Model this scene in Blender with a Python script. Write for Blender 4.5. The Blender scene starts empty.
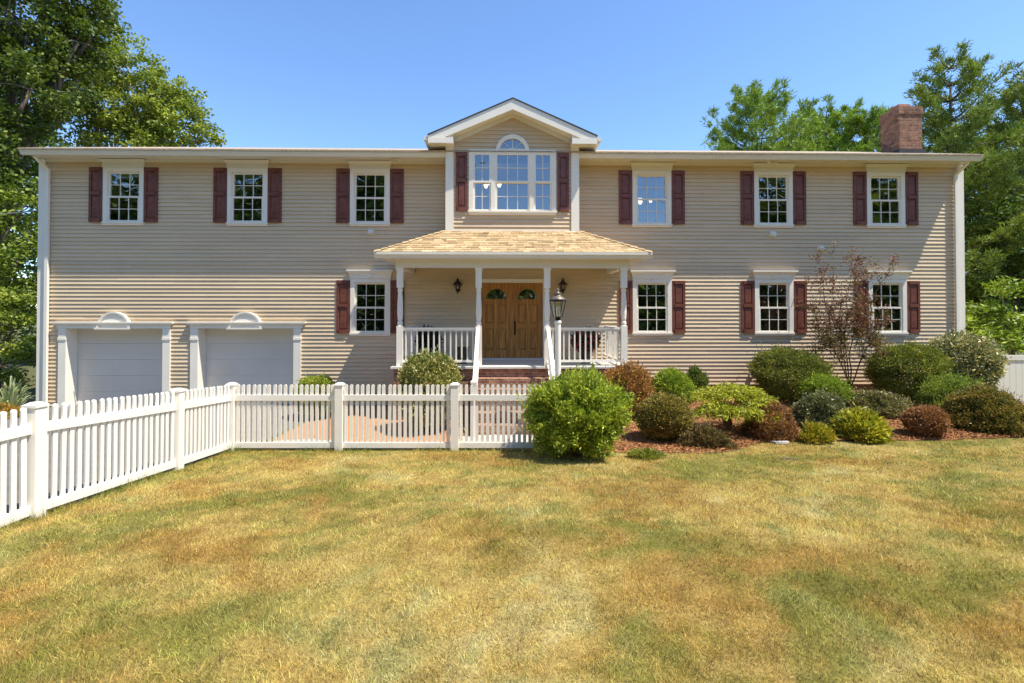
import bpy, math, random
import numpy as np
from mathutils import Vector
random.seed(7)
RNG = np.random.default_rng(11)
PI = math.pi
S = bpy.context.scene
COL = S.collection

# ------------------------------------------------------------------ camera numbers
F, TILT = 500.0, math.radians(0.75)
PPY = 315 - F * math.tan(TILT)
CAMZ = 1.95
TH = math.radians(1.2)
HY = 13.2

def ray(px, py):
    x = (px - 512) / F
    yy = -(py - PPY) / F
    return np.array((x, math.cos(TILT) - yy * math.sin(TILT), math.sin(TILT) + yy * math.cos(TILT)))

def at(px, py, Y):
    d = ray(px, py)
    p = d * (Y / d[1])
    return float(p[0]), float(Y), float(p[2] + CAMZ)

# ------------------------------------------------------------------ noise
def vnoise(x, y, seed=0):
    x = np.asarray(x, float); y = np.asarray(y, float)
    xi = np.floor(x).astype(np.int64); yi = np.floor(y).astype(np.int64)
    xf = x - xi; yf = y - yi
    def h(a, b):
        n = (a * 374761393 + b * 668265263 + seed * 974634777) & 0xFFFFFFFF
        n = ((n ^ (n >> 13)) * 1274126177) & 0xFFFFFFFF
        n = (n ^ (n >> 16)) & 0xFFFF
        return n / 65535.0
    u = xf * xf * (3 - 2 * xf); v = yf * yf * (3 - 2 * yf)
    return (h(xi, yi) * (1 - u) + h(xi + 1, yi) * u) * (1 - v) + (h(xi, yi + 1) * (1 - u) + h(xi + 1, yi + 1) * u) * v

def fbm(x, y, seed=0, o=4):
    s = 0; a = .5; t = 0
    for i in range(o):
        s = s + a * vnoise(x * 2 ** i, y * 2 ** i, seed + i * 17); t += a; a *= .55
    return s / t

def sst(x, a, b):
    t = np.clip((np.asarray(x, float) - a) / (b - a), 0, 1)
    return t * t * (3 - 2 * t)

# ------------------------------------------------------------------ ground height
def ground(x, y):
    x = np.asarray(x, float); y = np.asarray(y, float)
    lawn = -0.0776 * np.clip(y - 4.46, 0, 4.2)
    left = lawn + (-0.46 - lawn) * sst(y, 8.55, 9.3)
    right = lawn + (-0.10 - lawn) * sst(y, 8.9, 12.6)
    w = sst(x, 0.9, 2.3)
    z = left * (1 - w) + right * w
    z = z + (-0.55 - z) * sst(x, 10.2, 12.2) * sst(y, 8.5, 11)
    bump = (fbm(x * .9, y * .9, 5, 3) - .5) * .05 * sst(y, 1, 3) * (1 - sst(y, 7.2, 8.3))
    return z + bump

def bed_front(x):
    return np.interp(x, [1.0, 1.8, 2.6, 3.4, 4.0, 4.5, 6, 8, 9.3, 10.3], [8.4, 8.12, 8.05, 8.15, 8.6, 8.95, 9.03, 9.12, 9.25, 9.6])

# ------------------------------------------------------------------ materials
def newmat(name):
    m = bpy.data.materials.new(name); m.use_nodes = True
    nt = m.node_tree
    return m, nt, nt.nodes['Principled BSDF'], nt.nodes['Material Output']

def N(nt, t, **kw):
    n = nt.nodes.new(t)
    for k, v in kw.items():
        if k in n.inputs: n.inputs[k].default_value = v
        else: setattr(n, k, v)
    return n

def mat(name, col, rough=.6, var=.12, scale=3.0, bump=0.0, bscale=60, stretch=None, spec=.4, metal=0, dirt=None):
    m, nt, b, out = newmat(name)
    L = nt.links.new
    tc = N(nt, 'ShaderNodeTexCoord')
    mp = N(nt, 'ShaderNodeMapping')
    if stretch: mp.inputs['Scale'].default_value = stretch
    L(tc.outputs['Object'], mp.inputs['Vector'])
    nz = N(nt, 'ShaderNodeTexNoise', Scale=scale, Detail=5.0)
    L(mp.outputs[0], nz.inputs['Vector'])
    mx = N(nt, 'ShaderNodeMix', data_type='RGBA')
    lo = [max(0, c * (1 - var)) for c in col]; hi = [min(1, c * (1 + var)) for c in col]
    mx.inputs[6].default_value = (*lo, 1); mx.inputs[7].default_value = (*hi, 1)
    rr = N(nt, 'ShaderNodeMapRange'); rr.inputs[1].default_value = .3; rr.inputs[2].default_value = .7
    L(nz.outputs[0], rr.inputs[0]); L(rr.outputs[0], mx.inputs[0])
    last = mx.outputs[2]
    if dirt:
        n2 = N(nt, 'ShaderNodeTexNoise', Scale=dirt[1], Detail=8.0, Roughness=.7)
        L(tc.outputs['Object'], n2.inputs['Vector'])
        r2 = N(nt, 'ShaderNodeMapRange'); r2.inputs[1].default_value = .52; r2.inputs[2].default_value = .75; r2.inputs[4].default_value = dirt[2]
        L(n2.outputs[0], r2.inputs[0])
        m2 = N(nt, 'ShaderNodeMix', data_type='RGBA'); m2.inputs[7].default_value = (*dirt[0], 1)
        L(r2.outputs[0], m2.inputs[0]); L(last, m2.inputs[6]); last = m2.outputs[2]
    L(last, b.inputs['Base Color'])
    b.inputs['Roughness'].default_value = rough
    b.inputs['Specular IOR Level'].default_value = spec
    b.inputs['Metallic'].default_value = metal
    if bump:
        n3 = N(nt, 'ShaderNodeTexNoise', Scale=bscale, Detail=4.0)
        L(mp.outputs[0], n3.inputs['Vector'])
        bp = N(nt, 'ShaderNodeBump', Strength=bump, Distance=.01)
        L(n3.outputs[0], bp.inputs['Height']); L(bp.outputs[0], b.inputs['Normal'])
    return m

def attr_mat(name, rough=.7, trans=0.0, spec=.3, noise=0.0):
    m, nt, b, out = newmat(name)
    L = nt.links.new
    a = N(nt, 'ShaderNodeVertexColor'); a.layer_name = 'Col'
    src = a.outputs[0]
    if noise:
        tc = N(nt, 'ShaderNodeTexCoord'); nz = N(nt, 'ShaderNodeTexNoise', Scale=noise, Detail=4.0)
        L(tc.outputs['Object'], nz.inputs['Vector'])
        rr = N(nt, 'ShaderNodeMapRange'); rr.inputs[1].default_value = .3; rr.inputs[2].default_value = .7; rr.inputs[3].default_value = .65; rr.inputs[4].default_value = 1.3
        L(nz.outputs[0], rr.inputs[0])
        mu = N(nt, 'ShaderNodeMix', data_type='RGBA', blend_type='MULTIPLY'); mu.inputs[0].default_value = 1
        L(src, mu.inputs[6]); L(rr.outputs[0], mu.inputs[7]); src = mu.outputs[2]
    L(src, b.inputs['Base Color'])
    b.inputs['Roughness'].default_value = rough
    b.inputs['Specular IOR Level'].default_value = spec
    if trans:
        t = N(nt, 'ShaderNodeBsdfTranslucent')
        mu = N(nt, 'ShaderNodeMix', data_type='RGBA', blend_type='MULTIPLY'); mu.inputs[0].default_value = 1
        mu.inputs[7].default_value = (1.0, 1.1, .55, 1)
        L(src, mu.inputs[6]); L(mu.outputs[2], t.inputs[0])
        ms = N(nt, 'ShaderNodeMixShader'); ms.inputs[0].default_value = trans
        L(b.outputs[0], ms.inputs[1]); L(t.outputs[0], ms.inputs[2]); L(ms.outputs[0], out.inputs[0])
    return m

def brick_mat(name, c1, c2, mortar, bw=.21, bh=.072, ms=.009):
    m, nt, b, out = newmat(name)
    L = nt.links.new
    tc = N(nt, 'ShaderNodeTexCoord'); sx = N(nt, 'ShaderNodeSeparateXYZ'); L(tc.outputs['Object'], sx.inputs[0])
    ge = N(nt, 'ShaderNodeNewGeometry'); sn = N(nt, 'ShaderNodeSeparateXYZ'); L(ge.outputs['True Normal'], sn.inputs[0])
    ab = N(nt, 'ShaderNodeMath', operation='ABSOLUTE'); L(sn.outputs[2], ab.inputs[0])
    gt = N(nt, 'ShaderNodeMath', operation='GREATER_THAN'); gt.inputs[1].default_value = .7; L(ab.outputs[0], gt.inputs[0])
    ad = N(nt, 'ShaderNodeMath', operation='ADD'); L(sx.outputs[0], ad.inputs[0]); L(sx.outputs[1], ad.inputs[1])
    v = N(nt, 'ShaderNodeCombineXYZ'); L(ad.outputs[0], v.inputs[0]); L(sx.outputs[2], v.inputs[1])
    h = N(nt, 'ShaderNodeCombineXYZ'); L(sx.outputs[1], h.inputs[0]); L(sx.outputs[0], h.inputs[1])
    mv = N(nt, 'ShaderNodeMix', data_type='VECTOR'); L(gt.outputs[0], mv.inputs[0]); L(v.outputs[0], mv.inputs[4]); L(h.outputs[0], mv.inputs[5])
    br = N(nt, 'ShaderNodeTexBrick', Scale=1.0)
    br.inputs['Color1'].default_value = (*c1, 1); br.inputs['Color2'].default_value = (*c2, 1); br.inputs['Mortar'].default_value = (*mortar, 1)
    br.inputs['Mortar Size'].default_value = ms; br.inputs['Brick Width'].default_value = bw; br.inputs['Row Height'].default_value = bh
    br.inputs['Bias'].default_value = -.1
    L(mv.outputs[1], br.inputs['Vector'])
    nz = N(nt, 'ShaderNodeTexNoise', Scale=9.0, Detail=6.0); L(tc.outputs['Object'], nz.inputs['Vector'])
    rr = N(nt, 'ShaderNodeMapRange'); rr.inputs[1].default_value = .3; rr.inputs[2].default_value = .7; rr.inputs[3].default_value = .6; rr.inputs[4].default_value = 1.35
    L(nz.outputs[0], rr.inputs[0])
    mu = N(nt, 'ShaderNodeMix', data_type='RGBA', blend_type='MULTIPLY'); mu.inputs[0].default_value = 1
    L(br.outputs[0], mu.inputs[6]); L(rr.outputs[0], mu.inputs[7]); L(mu.outputs[2], b.inputs['Base Color'])
    b.inputs['Roughness'].default_value = .9
    bp = N(nt, 'ShaderNodeBump', Strength=.7, Distance=.008); bp.invert = True
    L(br.outputs['Fac'], bp.inputs['Height']); L(bp.outputs[0], b.inputs['Normal'])
    return m

def pane_mat(name, refl=.235, tint=(.75, .8, .8)):
    m, nt, b, out = newmat(name)
    L = nt.links.new
    nt.nodes.remove(b)
    g = N(nt, 'ShaderNodeBsdfGlossy', Roughness=.0); g.inputs[0].default_value = (.95, .98, 1, 1)
    t = N(nt, 'ShaderNodeBsdfTransparent'); t.inputs[0].default_value = (*tint, 1)
    ms = N(nt, 'ShaderNodeMixShader'); ms.inputs[0].default_value = refl
    tc = N(nt, 'ShaderNodeTexCoord'); nz = N(nt, 'ShaderNodeTexNoise', Scale=2.2, Detail=1.0)
    L(tc.outputs['Object'], nz.inputs['Vector'])
    bp = N(nt, 'ShaderNodeBump', Strength=.25, Distance=.012); L(nz.outputs[0], bp.inputs['Height']); L(bp.outputs[0], g.inputs['Normal'])
    L(t.outputs[0], ms.inputs[1]); L(g.outputs[0], ms.inputs[2]); L(ms.outputs[0], out.inputs[0])
    return m

def wood_mat(name, c1, c2):
    m, nt, b, out = newmat(name)
    L = nt.links.new
    tc = N(nt, 'ShaderNodeTexCoord'); mp = N(nt, 'ShaderNodeMapping'); mp.inputs['Scale'].default_value = (14, 14, .9)
    L(tc.outputs['Object'], mp.inputs[0])
    nz = N(nt, 'ShaderNodeTexNoise', Scale=2.0, Detail=6.0, Distortion=.6); L(mp.outputs[0], nz.inputs['Vector'])
    rr = N(nt, 'ShaderNodeMapRange'); rr.inputs[1].default_value = .32; rr.inputs[2].default_value = .68
    L(nz.outputs[0], rr.inputs[0])
    mx = N(nt, 'ShaderNodeMix', data_type='RGBA'); mx.inputs[6].default_value = (*c1, 1); mx.inputs[7].default_value = (*c2, 1)
    L(rr.outputs[0], mx.inputs[0]); L(mx.outputs[2], b.inputs['Base Color'])
    b.inputs['Roughness'].default_value = .38
    return m

M = {}
M['siding'] = mat('tan_siding', (.645, .495, .315), .55, .06, 1.2, stretch=(.35, 1, 2.5), dirt=((.44, .36, .25), 1.1, .3))
def island_var(m, amt):
    nt = m.node_tree; b = nt.nodes['Principled BSDF']; src = b.inputs['Base Color'].links[0].from_socket
    ge = nt.nodes.new('ShaderNodeNewGeometry'); rr = N(nt, 'ShaderNodeMapRange'); rr.inputs[3].default_value = 1 - amt; rr.inputs[4].default_value = 1 + amt
    nt.links.new(ge.outputs['Random Per Island'], rr.inputs[0])
    mu = N(nt, 'ShaderNodeMix', data_type='RGBA', blend_type='MULTIPLY'); mu.inputs[0].default_value = 1
    nt.links.new(src, mu.inputs[6]); nt.links.new(rr.outputs[0], mu.inputs[7]); nt.links.new(mu.outputs[2], b.inputs['Base Color'])
island_var(M['siding'], .05)
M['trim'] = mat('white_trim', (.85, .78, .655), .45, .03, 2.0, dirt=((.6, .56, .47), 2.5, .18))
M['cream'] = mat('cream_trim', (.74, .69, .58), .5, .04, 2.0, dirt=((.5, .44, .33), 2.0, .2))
M['vinyl'] = mat('white_vinyl', (.86, .795, .685), .38, .03, 2.0, dirt=((.60, .56, .46), 1.8, .22))
M['garage'] = mat('garage_door_white', (.69, .64, .555), .5, .05, 1.0, dirt=((.58, .55, .5), 2.5, .25))
M['maroon'] = mat('maroon_shutter', (.165, .052, .034), .4, .25, 6.0, dirt=((.26, .12, .09), 4, .5))
M['foundation'] = mat('foundation', (.17, .13, .10), .9, .2, 6, bump=.4)
M['brick'] = brick_mat('porch_brick', (.24, .092, .050), (.40, .20, .115), (.34, .26, .19))
M['chim'] = brick_mat('chimney_brick', (.19, .072, .036), (.37, .165, .085), (.25, .185, .13))
M['roofing'] = mat('roof_shingle', (.40, .31, .22), .9, .3, 14, bump=.6, bscale=90)
M['roofdark'] = mat('roof_edge_dark', (.045, .045, .05), .8, .2, 8)
M['tabs'] = attr_mat('porch_shingle_tabs', .92, 0, .2, noise=60)
M['interior'] = mat('interior_paint', (.30, .27, .22), .9, .08, 1)
M['pane'] = pane_mat('window_pane')
M['fan_pane'] = pane_mat('door_fanlight_pane', .45, (.9, .9, .88))
M['lantern_glass'] = pane_mat('lantern_glass', .14, (.96, .95, .9))
M['oak'] = wood_mat('oak_door', (.24, .088, .015), (.60, .265, .055))
M['bronze'] = mat('dark_bronze', (.035, .025, .02), .35, .2, 20, metal=.6)
M['pewter'] = mat('weathered_pewter', (.17, .14, .11), .5, .3, 14, metal=.5)
M['deck'] = mat('painted_deck', (.66, .63, .56), .6, .05, 2)
M['candle'] = mat('candle_white', (.8, .78, .7), .5)
M['frost'] = mat('frosted_shade', (.9, .84, .66), .4, .03)
M['frost'].node_tree.nodes['Principled BSDF'].inputs['Emission Color'].default_value = (1, .82, .55, 1); M['frost'].node_tree.nodes['Principled BSDF'].inputs['Emission Strength'].default_value = 1.3
M['pot'] = mat('dark_pot', (.05, .035, .03), .6, .2, 8)
M['white_pot'] = mat('white_pot', (.75, .74, .7), .6, .05, 4)
M['bark'] = mat('bark', (.17, .125, .09), .95, .35, 5, bump=1.0, bscale=18, stretch=(1, 1, .25))
M['palebark'] = mat('pale_bark', (.36, .30, .23), .95, .3, 5, bump=.8, bscale=18, stretch=(1, 1, .25))
M['twig'] = mat('twig', (.16, .10, .065), .9, .25, 8)
M['mulch'] = mat('red_mulch', (.28, .125, .048), 1, .5, 30, bump=1.0, bscale=45, dirt=((.11, .05, .028), 9, .8))
M['mulch2'] = mat('tan_mulch', (.44, .21, .09), 1, .35, 22, bump=.8, bscale=45)
M['concrete'] = mat('concrete', (.50, .45, .385), .85, .12, 4, bump=.3, bscale=50, dirt=((.33, .28, .22), 3, .4))
M['drive'] = mat('driveway_concrete', (.15, .138, .122), .9, .14, 3, bump=.3, bscale=50, dirt=((.10, .09, .08), 2, .4))
M['asphalt'] = mat('driveway_asphalt', (.20, .185, .17), .9, .2, 8, bump=.4, bscale=80)
M['stone'] = mat('stepping_stone', (.42, .38, .33), .9, .2, 6, bump=.5, bscale=30)
M['chip'] = attr_mat('mulch_chip', .95, 0, .15)
M['cable'] = mat('cable_black', (.05, .05, .05), .6)
M['leaf'] = attr_mat('foliage', .5, .30, .35)
M['glossleaf'] = attr_mat('glossy_foliage', .32, .18, .5)
M['needle'] = attr_mat('needles', .6, .22, .25)
M['grass'] = attr_mat('grass_blades', .75, .25, .15)
M['lawn'] = attr_mat('lawn_ground', 1.0, 0, .1, noise=40)

# ------------------------------------------------------------------ object helpers
def link(o, parent=None):
    COL.objects.link(o)
    if parent is not None: o.parent = parent
    return o

def tag(o, label=None, cat=None, group=None, kind=None):
    if label: o['label'] = label
    if cat: o['category'] = cat
    if group: o['group'] = group
    if kind: o['kind'] = kind
    return o

def empty(name, loc=(0, 0, 0), rz=0.0):
    o = bpy.data.objects.new(name, None); o.empty_display_size = .2
    o.location = loc; o.rotation_euler = (0, 0, rz)
    return link(o)

def inst(name, mesh, parent=None, loc=(0, 0, 0), scale=None, rz=0):
    o = bpy.data.objects.new(name, mesh); o.location = loc
    if scale: o.scale = scale
    if rz: o.rotation_euler = (0, 0, rz)
    return link(o, parent)

class MB:
    """collects shapes; coordinates are x, o (towards the street = -y), z when h=True"""
    def __init__(s, h=False): s.v = []; s.f = []; s.h = h; s.c = None
    def P(s, p): return (p[0], -p[1], p[2]) if s.h else tuple(p)
    def add(s, vs, fs):
        n = len(s.v); s.v += [s.P(p) for p in vs]
        for f in fs:
            s.f.append([n + i for i in f])
    def box(s, x0, x1, y0, y1, z0, z1):
        s.add([(x, y, z) for z in (z0, z1) for y in (y0, y1) for x in (x0, x1)],
              [(0, 2, 3, 1), (4, 5, 7, 6), (0, 1, 5, 4), (2, 6, 7, 3), (0, 4, 6, 2), (1, 3, 7, 5)])
        return s
    def hexa(s, p):
        s.add(p, [(0, 2, 3, 1), (4, 5, 7, 6), (0, 1, 5, 4), (2, 6, 7, 3), (0, 4, 6, 2), (1, 3, 7, 5)]); return s
    def taper(s, cx, cy, z0, z1, w0, w1, d0=None, d1=None):
        d0 = w0 if d0 is None else d0; d1 = w1 if d1 is None else d1
        return s.hexa([(cx + sx * w / 2, cy + sy * d / 2, z) for z, w, d in ((z0, w0, d0), (z1, w1, d1)) for sy in (-1, 1) for sx in (-1, 1)])
    def prism(s, poly, y0, y1):
        """poly of (x, z) extruded along second axis"""
        n = len(poly)
        vs = [(x, y0, z) for x, z in poly] + [(x, y1, z) for x, z in poly]
        s.add(vs, [tuple(range(n)), tuple(range(2 * n - 1, n - 1, -1))] + [(i, i + n, (i + 1) % n + n, (i + 1) % n) for i in range(n)])
        return s
    def prism_x(s, poly, x0, x1):
        n = len(poly)
        vs = [(x0, y, z) for y, z in poly] + [(x1, y, z) for y, z in poly]
        s.add(vs, [tuple(range(n)), tuple(range(2 * n - 1, n - 1, -1))] + [(i, i + n, (i + 1) % n + n, (i + 1) % n) for i in range(n)])
        return s
    def quad(s, a, b, c, d): s.add([a, b, c, d], [(0, 1, 2, 3)]); return s
    def lathe(s, prof, cx=0, cy=0, n=12, cap=True):
        vs = []; fs = []
        for r, z in prof:
            for k in range(n):
                a = 2 * PI * k / n; vs.append((cx + r * math.cos(a), cy + r * math.sin(a), z))
        for i in range(len(prof) - 1):
            for k in range(n):
                k2 = (k + 1) % n
                fs.append((i * n + k, i * n + k2, (i + 1) * n + k2, (i + 1) * n + k))
        if cap:
            fs.append(tuple(range(n - 1, -1, -1))); fs.append(tuple(range((len(prof) - 1) * n, len(prof) * n)))
        s.add(vs, fs); return s
    def tube(s, path, radii, n=6):
        path = [Vector(p) for p in path]
        if not hasattr(radii, '__len__'): radii = [radii] * len(path)
        vs = []; fs = []
        for i, p in enumerate(path):
            d = (path[min(i + 1, len(path) - 1)] - path[max(i - 1, 0)])
            d = d.normalized() if d.length > 1e-6 else Vector((0, 0, 1))
            a = d.orthogonal().normalized() if i == 0 else (a - d * a.dot(d)).normalized()
            b = d.cross(a)
            for k in range(n):
                t = 2 * PI * k / n; q = p + (a * math.cos(t) + b * math.sin(t)) * radii[i]; vs.append(tuple(q))
        for i in range(len(path) - 1):
            for k in range(n):
                k2 = (k + 1) % n; fs.append((i * n + k, i * n + k2, (i + 1) * n + k2, (i + 1) * n + k))
        fs.append(tuple(range(n - 1, -1, -1))); fs.append(tuple(range((len(path) - 1) * n, len(path) * n)))
        s.add(vs, fs); return s
    def mesh(s, name, m, smooth=False):
        me = bpy.data.meshes.new(name); me.from_pydata(s.v, [], s.f)
        if s.c is not None:
            a = me.color_attributes.new('Col', 'FLOAT_COLOR', 'POINT')
            a.data.foreach_set('color', np.array([(*c, 1) for c in s.c], np.float32).ravel())
        me.materials.append(m)
        if smooth: me.polygons.foreach_set('use_smooth', [True] * len(me.polygons))
        me.update()
        return me
    def build(s, name, m, parent=None, loc=(0, 0, 0), smooth=False):
        return inst(name, s.mesh(name, m, smooth), parent, loc)

def npmesh(name, verts, nper, m, cols=None, smooth=False):
    """verts (N*nper,3): N separate polygons of nper corners"""
    verts = np.ascontiguousarray(verts, np.float32); nv = len(verts); nf = nv // nper
    me = bpy.data.meshes.new(name)
    me.vertices.add(nv); me.vertices.foreach_set('co', verts.ravel())
    me.loops.add(nv); me.loops.foreach_set('vertex_index', np.arange(nv, dtype=np.int32))
    me.polygons.add(nf); me.polygons.foreach_set('loop_start', np.arange(0, nv, nper, dtype=np.int32))
    try: me.polygons.foreach_set('loop_total', np.full(nf, nper, np.int32))
    except Exception: pass
    if cols is not None:
        a = me.color_attributes.new('Col', 'FLOAT_COLOR', 'POINT')
        c = np.ones((nv, 4), np.float32); c[:, :3] = cols; a.data.foreach_set('color', c.ravel())
    me.materials.append(m); me.update(calc_edges=True); me.validate()
    return me

def unit(a): return a / np.maximum(np.linalg.norm(a, axis=1, keepdims=True), 1e-9)

def leaf_verts(p, axis, side, length, width):
    a = axis * length[:, None]; b = side * (width * .5)[:, None]
    v = np.stack([p, p + a * .45 + b, p + a, p + a * .45 - b], 1)
    return v.reshape(-1, 3)

def make_leaves(name, p, axis, length, width, cols, m, rng):
    r = rng.normal(size=p.shape); axis = unit(axis)
    side = unit(np.cross(axis, r))
    v = leaf_verts(p, axis, side, length, width)
    return npmesh(name, v, 4, m, np.repeat(cols, 4, axis=0))

def leafcols(n, c1, c2, rng, mixv=None, var=.22):
    t = rng.random(n) if mixv is None else np.clip(mixv + rng.normal(size=n) * .22, 0, 1)
    c = np.outer(1 - t, c1) + np.outer(t, c2)
    return np.clip(c * (1 + rng.normal(size=(n, 1)) * var), .004, .9)

# ------------------------------------------------------------------ THE HOUSE
H = empty('house', (0, HY, 0), TH)
tag(H, 'wide two-storey house with tan clapboard siding, maroon shutters, front porch and two garage doors', 'house')
Z0, ZS = -0.5, 6.0           # bottom of wall, soffit
UP = [-10.10, -6.91, -3.73, 3.715, 6.98, 10.03]
LO = [-3.71, 3.715, 6.98, 10.05]
holes = [(u - .46, u + .46, 4.34, 5.76) for u in UP] + [(u - .46, u + .46, 1.46, 2.86) for u in LO]
holes += [(-11.6, -8.96, -.6, 1.66), (-8.25, -5.60, -.6, 1.66), (-.88, .88, .5, 2.84), (-1.62, 1.62, 4.0, 5.98)]

def siding(mb, u0f, u1f, z0, z1, o, holes, pitch=.1016):
    n = int(round((z1 - z0) / pitch))
    for i in range(n):
        a = z0 + i * pitch; b = a + pitch; zc = (a + b) / 2
        U0 = u0f(zc); U1 = u1f(zc)
        if U1 - U0 < .05: continue
        cuts = sorted((h0, h1) for h0, h1, c, d in holes if c < zc < d)
        segs = []; x = U0
        for h0, h1 in cuts:
            if h0 > x: segs.append((x, min(h0, U1)))
            x = max(x, h1)
        if x < U1: segs.append((x, U1))
        # split long runs into vinyl panels with slight random offsets
        for s0, s1 in segs:
            if s1 - s0 < .02: continue
            brk = [s0]; x = s0 + random.uniform(.8, 3.6)
            while x < s1 - .4:
                brk.append(x); x += random.uniform(2.6, 3.9)
            brk.append(s1)
            for p, q in zip(brk, brk[1:]):
                d = random.uniform(0, .0025)
                lip = o + .028 + d; top = o + .002 + d
                mb.quad((p, lip, a), (q, lip, a), (q, top, b), (p, top, b))
                mb.quad((p, o, a), (q, o, a), (q, lip, a), (p, lip, a))
                mb.quad((p, o, a), (p, lip, a), (p, top, b), (p, o, b))
                mb.quad((q, o, a), (q, lip, a), (q, top, b), (q, o, b))
sd = MB(True)
siding(sd, lambda z: -12.10, lambda z: 12.0 if z > .12 else -.0, Z0, 5.99, 0.0, holes)
# right half stops at the foundation
sd.build('front_siding', M['siding'], H)
fd = MB(True); fd.box(-.1, 12.05, -.15, -.01, -.6, .125); fd.build('foundation', M['foundation'], H)
# shell: gable walls and back wall
sh = MB(True)
sh.box(-12.2, -12.05, -9, -.004, Z0 - .1, 6.05); sh.box(11.98, 12.1, -9, -.004, Z0 - .1, 6.05); sh.box(-12.05, 11.98, -9, -8.85, Z0 - .1, 6.05)
for u in (-12.2, 11.98):
    sh.prism_x([(-9, 6.05), (-.05, 6.05), (-4.5, 7.62)], u + .01, u + .1)
sh.build('shell_wall', M['siding'], H)
rm = MB(True)
rm.box(-12, 11.95, -3.7, -3.6, -.5, 5.97)
rm.box(-12, 11.95, -3.6, -.06, 5.975, 5.995); rm.box(-12, 11.95, -3.6, -.06, 3.35, 3.6); rm.box(-5.2, 11.95, -3.6, -.06, .65, .76)
for u in (-8.5, -5.2, -2.2, 2.2, 5.2, 8.6):
    rm.box(u - .05, u + .05, -3.6, -.06, -.5, 3.35); rm.box(u - .05, u + .05, -3.6, -.06, 3.6, 5.97)
rm.build('interior_partition', M['interior'], H)

# corner boards and downspouts
for u in (-12.17, 12.07):
    cb = MB(True); cb.box(-.085, .085, -.02, .05, Z0 - .02 if u < 0 else -.12, 5.985); inst('corner_board', cb.mesh('corner_board', M['trim']), H, (u, 0, 0))
for sgn, u, zb in ((1, -11.99, -.48), (-1, 11.90, -.05)):
    dsp = MB(True)
    dsp.box(u - .04, u + .04, .052, .115, zb, 5.72)
    dsp.hexa([(u - .04, .052, 5.72), (u + .04, .052, 5.72), (u - .04, .115, 5.70), (u + .04, .115, 5.70),
              (u - .04 - sgn * .0, .42, 5.93), (u + .04, .42, 5.93), (u - .04, .48, 5.92), (u + .04, .48, 5.92)])
    dsp.build('downspout', M['trim'], H)

# main roof: two slopes, soffit, fascia, gutter
SL = .340
def roofz(o): return 6.10 + (.62 - o) * SL
rf = MB(True)
for (a, b) in ((.66, -4.5),):
    rf.prism_x([(a, roofz(a)), (b, roofz(b)), (-9.66, roofz(.66)), (-9.66, roofz(.66) - .07), (b, roofz(b) - .09), (a, roofz(a) - .035)], -12.22, 12.12)
rf.build('roof', M['roofing'], H)
sf = MB(True)
for a, b in ((-12.2, -1.70), (1.70, 12.1)):
    sf.box(a, b, -.03, .50, 6.0, 6.03)
    k = a + .2
    while k < b:
        sf.box(k, k + .012, .02, .49, 5.994, 6.0); k += .2
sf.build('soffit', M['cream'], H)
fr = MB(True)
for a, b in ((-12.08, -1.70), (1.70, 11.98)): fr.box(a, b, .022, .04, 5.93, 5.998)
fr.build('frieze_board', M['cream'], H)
for a, b in ((-12.22, -1.69), (1.69, 12.12)):
    g = MB(True)
    g.prism_x([(.50, 5.94), (.58, 5.94), (.60, 5.985), (.625, 6.01), (.625, 6.075), (.61, 6.075), (.605, 6.02), (.515, 6.0), (.515, 6.08), (.50, 6.08)], a, b)
    k = a + .6
    while k < b - .2:
        g.box(k, k + .012, .51, .62, 6.05, 6.062); k += .9
    g.build('gutter', M['cream'], H)
    e = MB(True); e.box(a, b, .626, .66, 6.066, 6.092)

# ---------------- windows
def sash_mesh(w, h, cols, rows, key, d=.035, fr=.045, mu=.016):
    b = MB(True)
    b.box(-w / 2, w / 2, 0, d, 0, fr); b.box(-w / 2, w / 2, 0, d, h - fr, h)
    b.box(-w / 2, -w / 2 + fr, 0, d, fr, h - fr); b.box(w / 2 - fr, w / 2, 0, d, fr, h - fr)
    gw = w - 2 * fr; gh = h - 2 * fr
    for i in range(1, cols):
        x = -gw / 2 + gw * i / cols; b.box(x - mu / 2, x + mu / 2, .010, .024, fr, h - fr)
    for j in range(1, rows):
        z = fr + gh * j / rows; b.box(-gw / 2, gw / 2, .0115, .0225, z - mu / 2, z + mu / 2)
    return b.mesh('sash', M['trim'])
def pane_mesh(w, h, fr=.045):
    b = MB(True); b.quad((-w / 2 + fr - .005, .008, fr - .005), (w / 2 - fr + .005, .008, fr - .005), (w / 2 - fr + .005, .008, h - fr + .005), (-w / 2 + fr - .005, .008, h - fr + .005))
    return b.mesh('pane', M['pane'])
SW, SHh = .82, .655
casing = MB(True)
casing.box(-.52, -.41, -.05, .05, .09, 1.505); casing.box(.41, .52, -.05, .05, .09, 1.505); casing.box(-.41, .41, -.05, .05, 1.40, 1.505)
casing.box(-.41, .41, -.08, -.055, .09, 1.40)if False else None
cas_me = casing.mesh('window', M['trim'])
sill = MB(True); sill.box(-.52, .52, -.06, .052, 0, .045); sill.box(-.535, .535, -.06, .075, .045, .088); sill_me = sill.mesh('sill', M['trim'])
sash_me = sash_mesh(SW, SHh + .02, 3, 2, 's'); pane_me = pane_mesh(SW, SHh + .02)
hd = MB(True)
hd.hexa([(-.53, -.01, 0), (.53, -.01, 0), (-.53, .06, 0), (.53, .06, 0), (-.54, -.01, .11), (.54, -.01, .11), (-.54, .07, .11), (.54, .07, .11)])
hd.hexa([(-.545, -.01, .11), (.545, -.01, .11), (-.545, .075, .11), (.545, .075, .11), (-.585, -.01, .185), (.585, -.01, .185), (-.585, .125, .185), (.585, .125, .185)])
head_up = hd.mesh('lintel', M['cream'])
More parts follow.
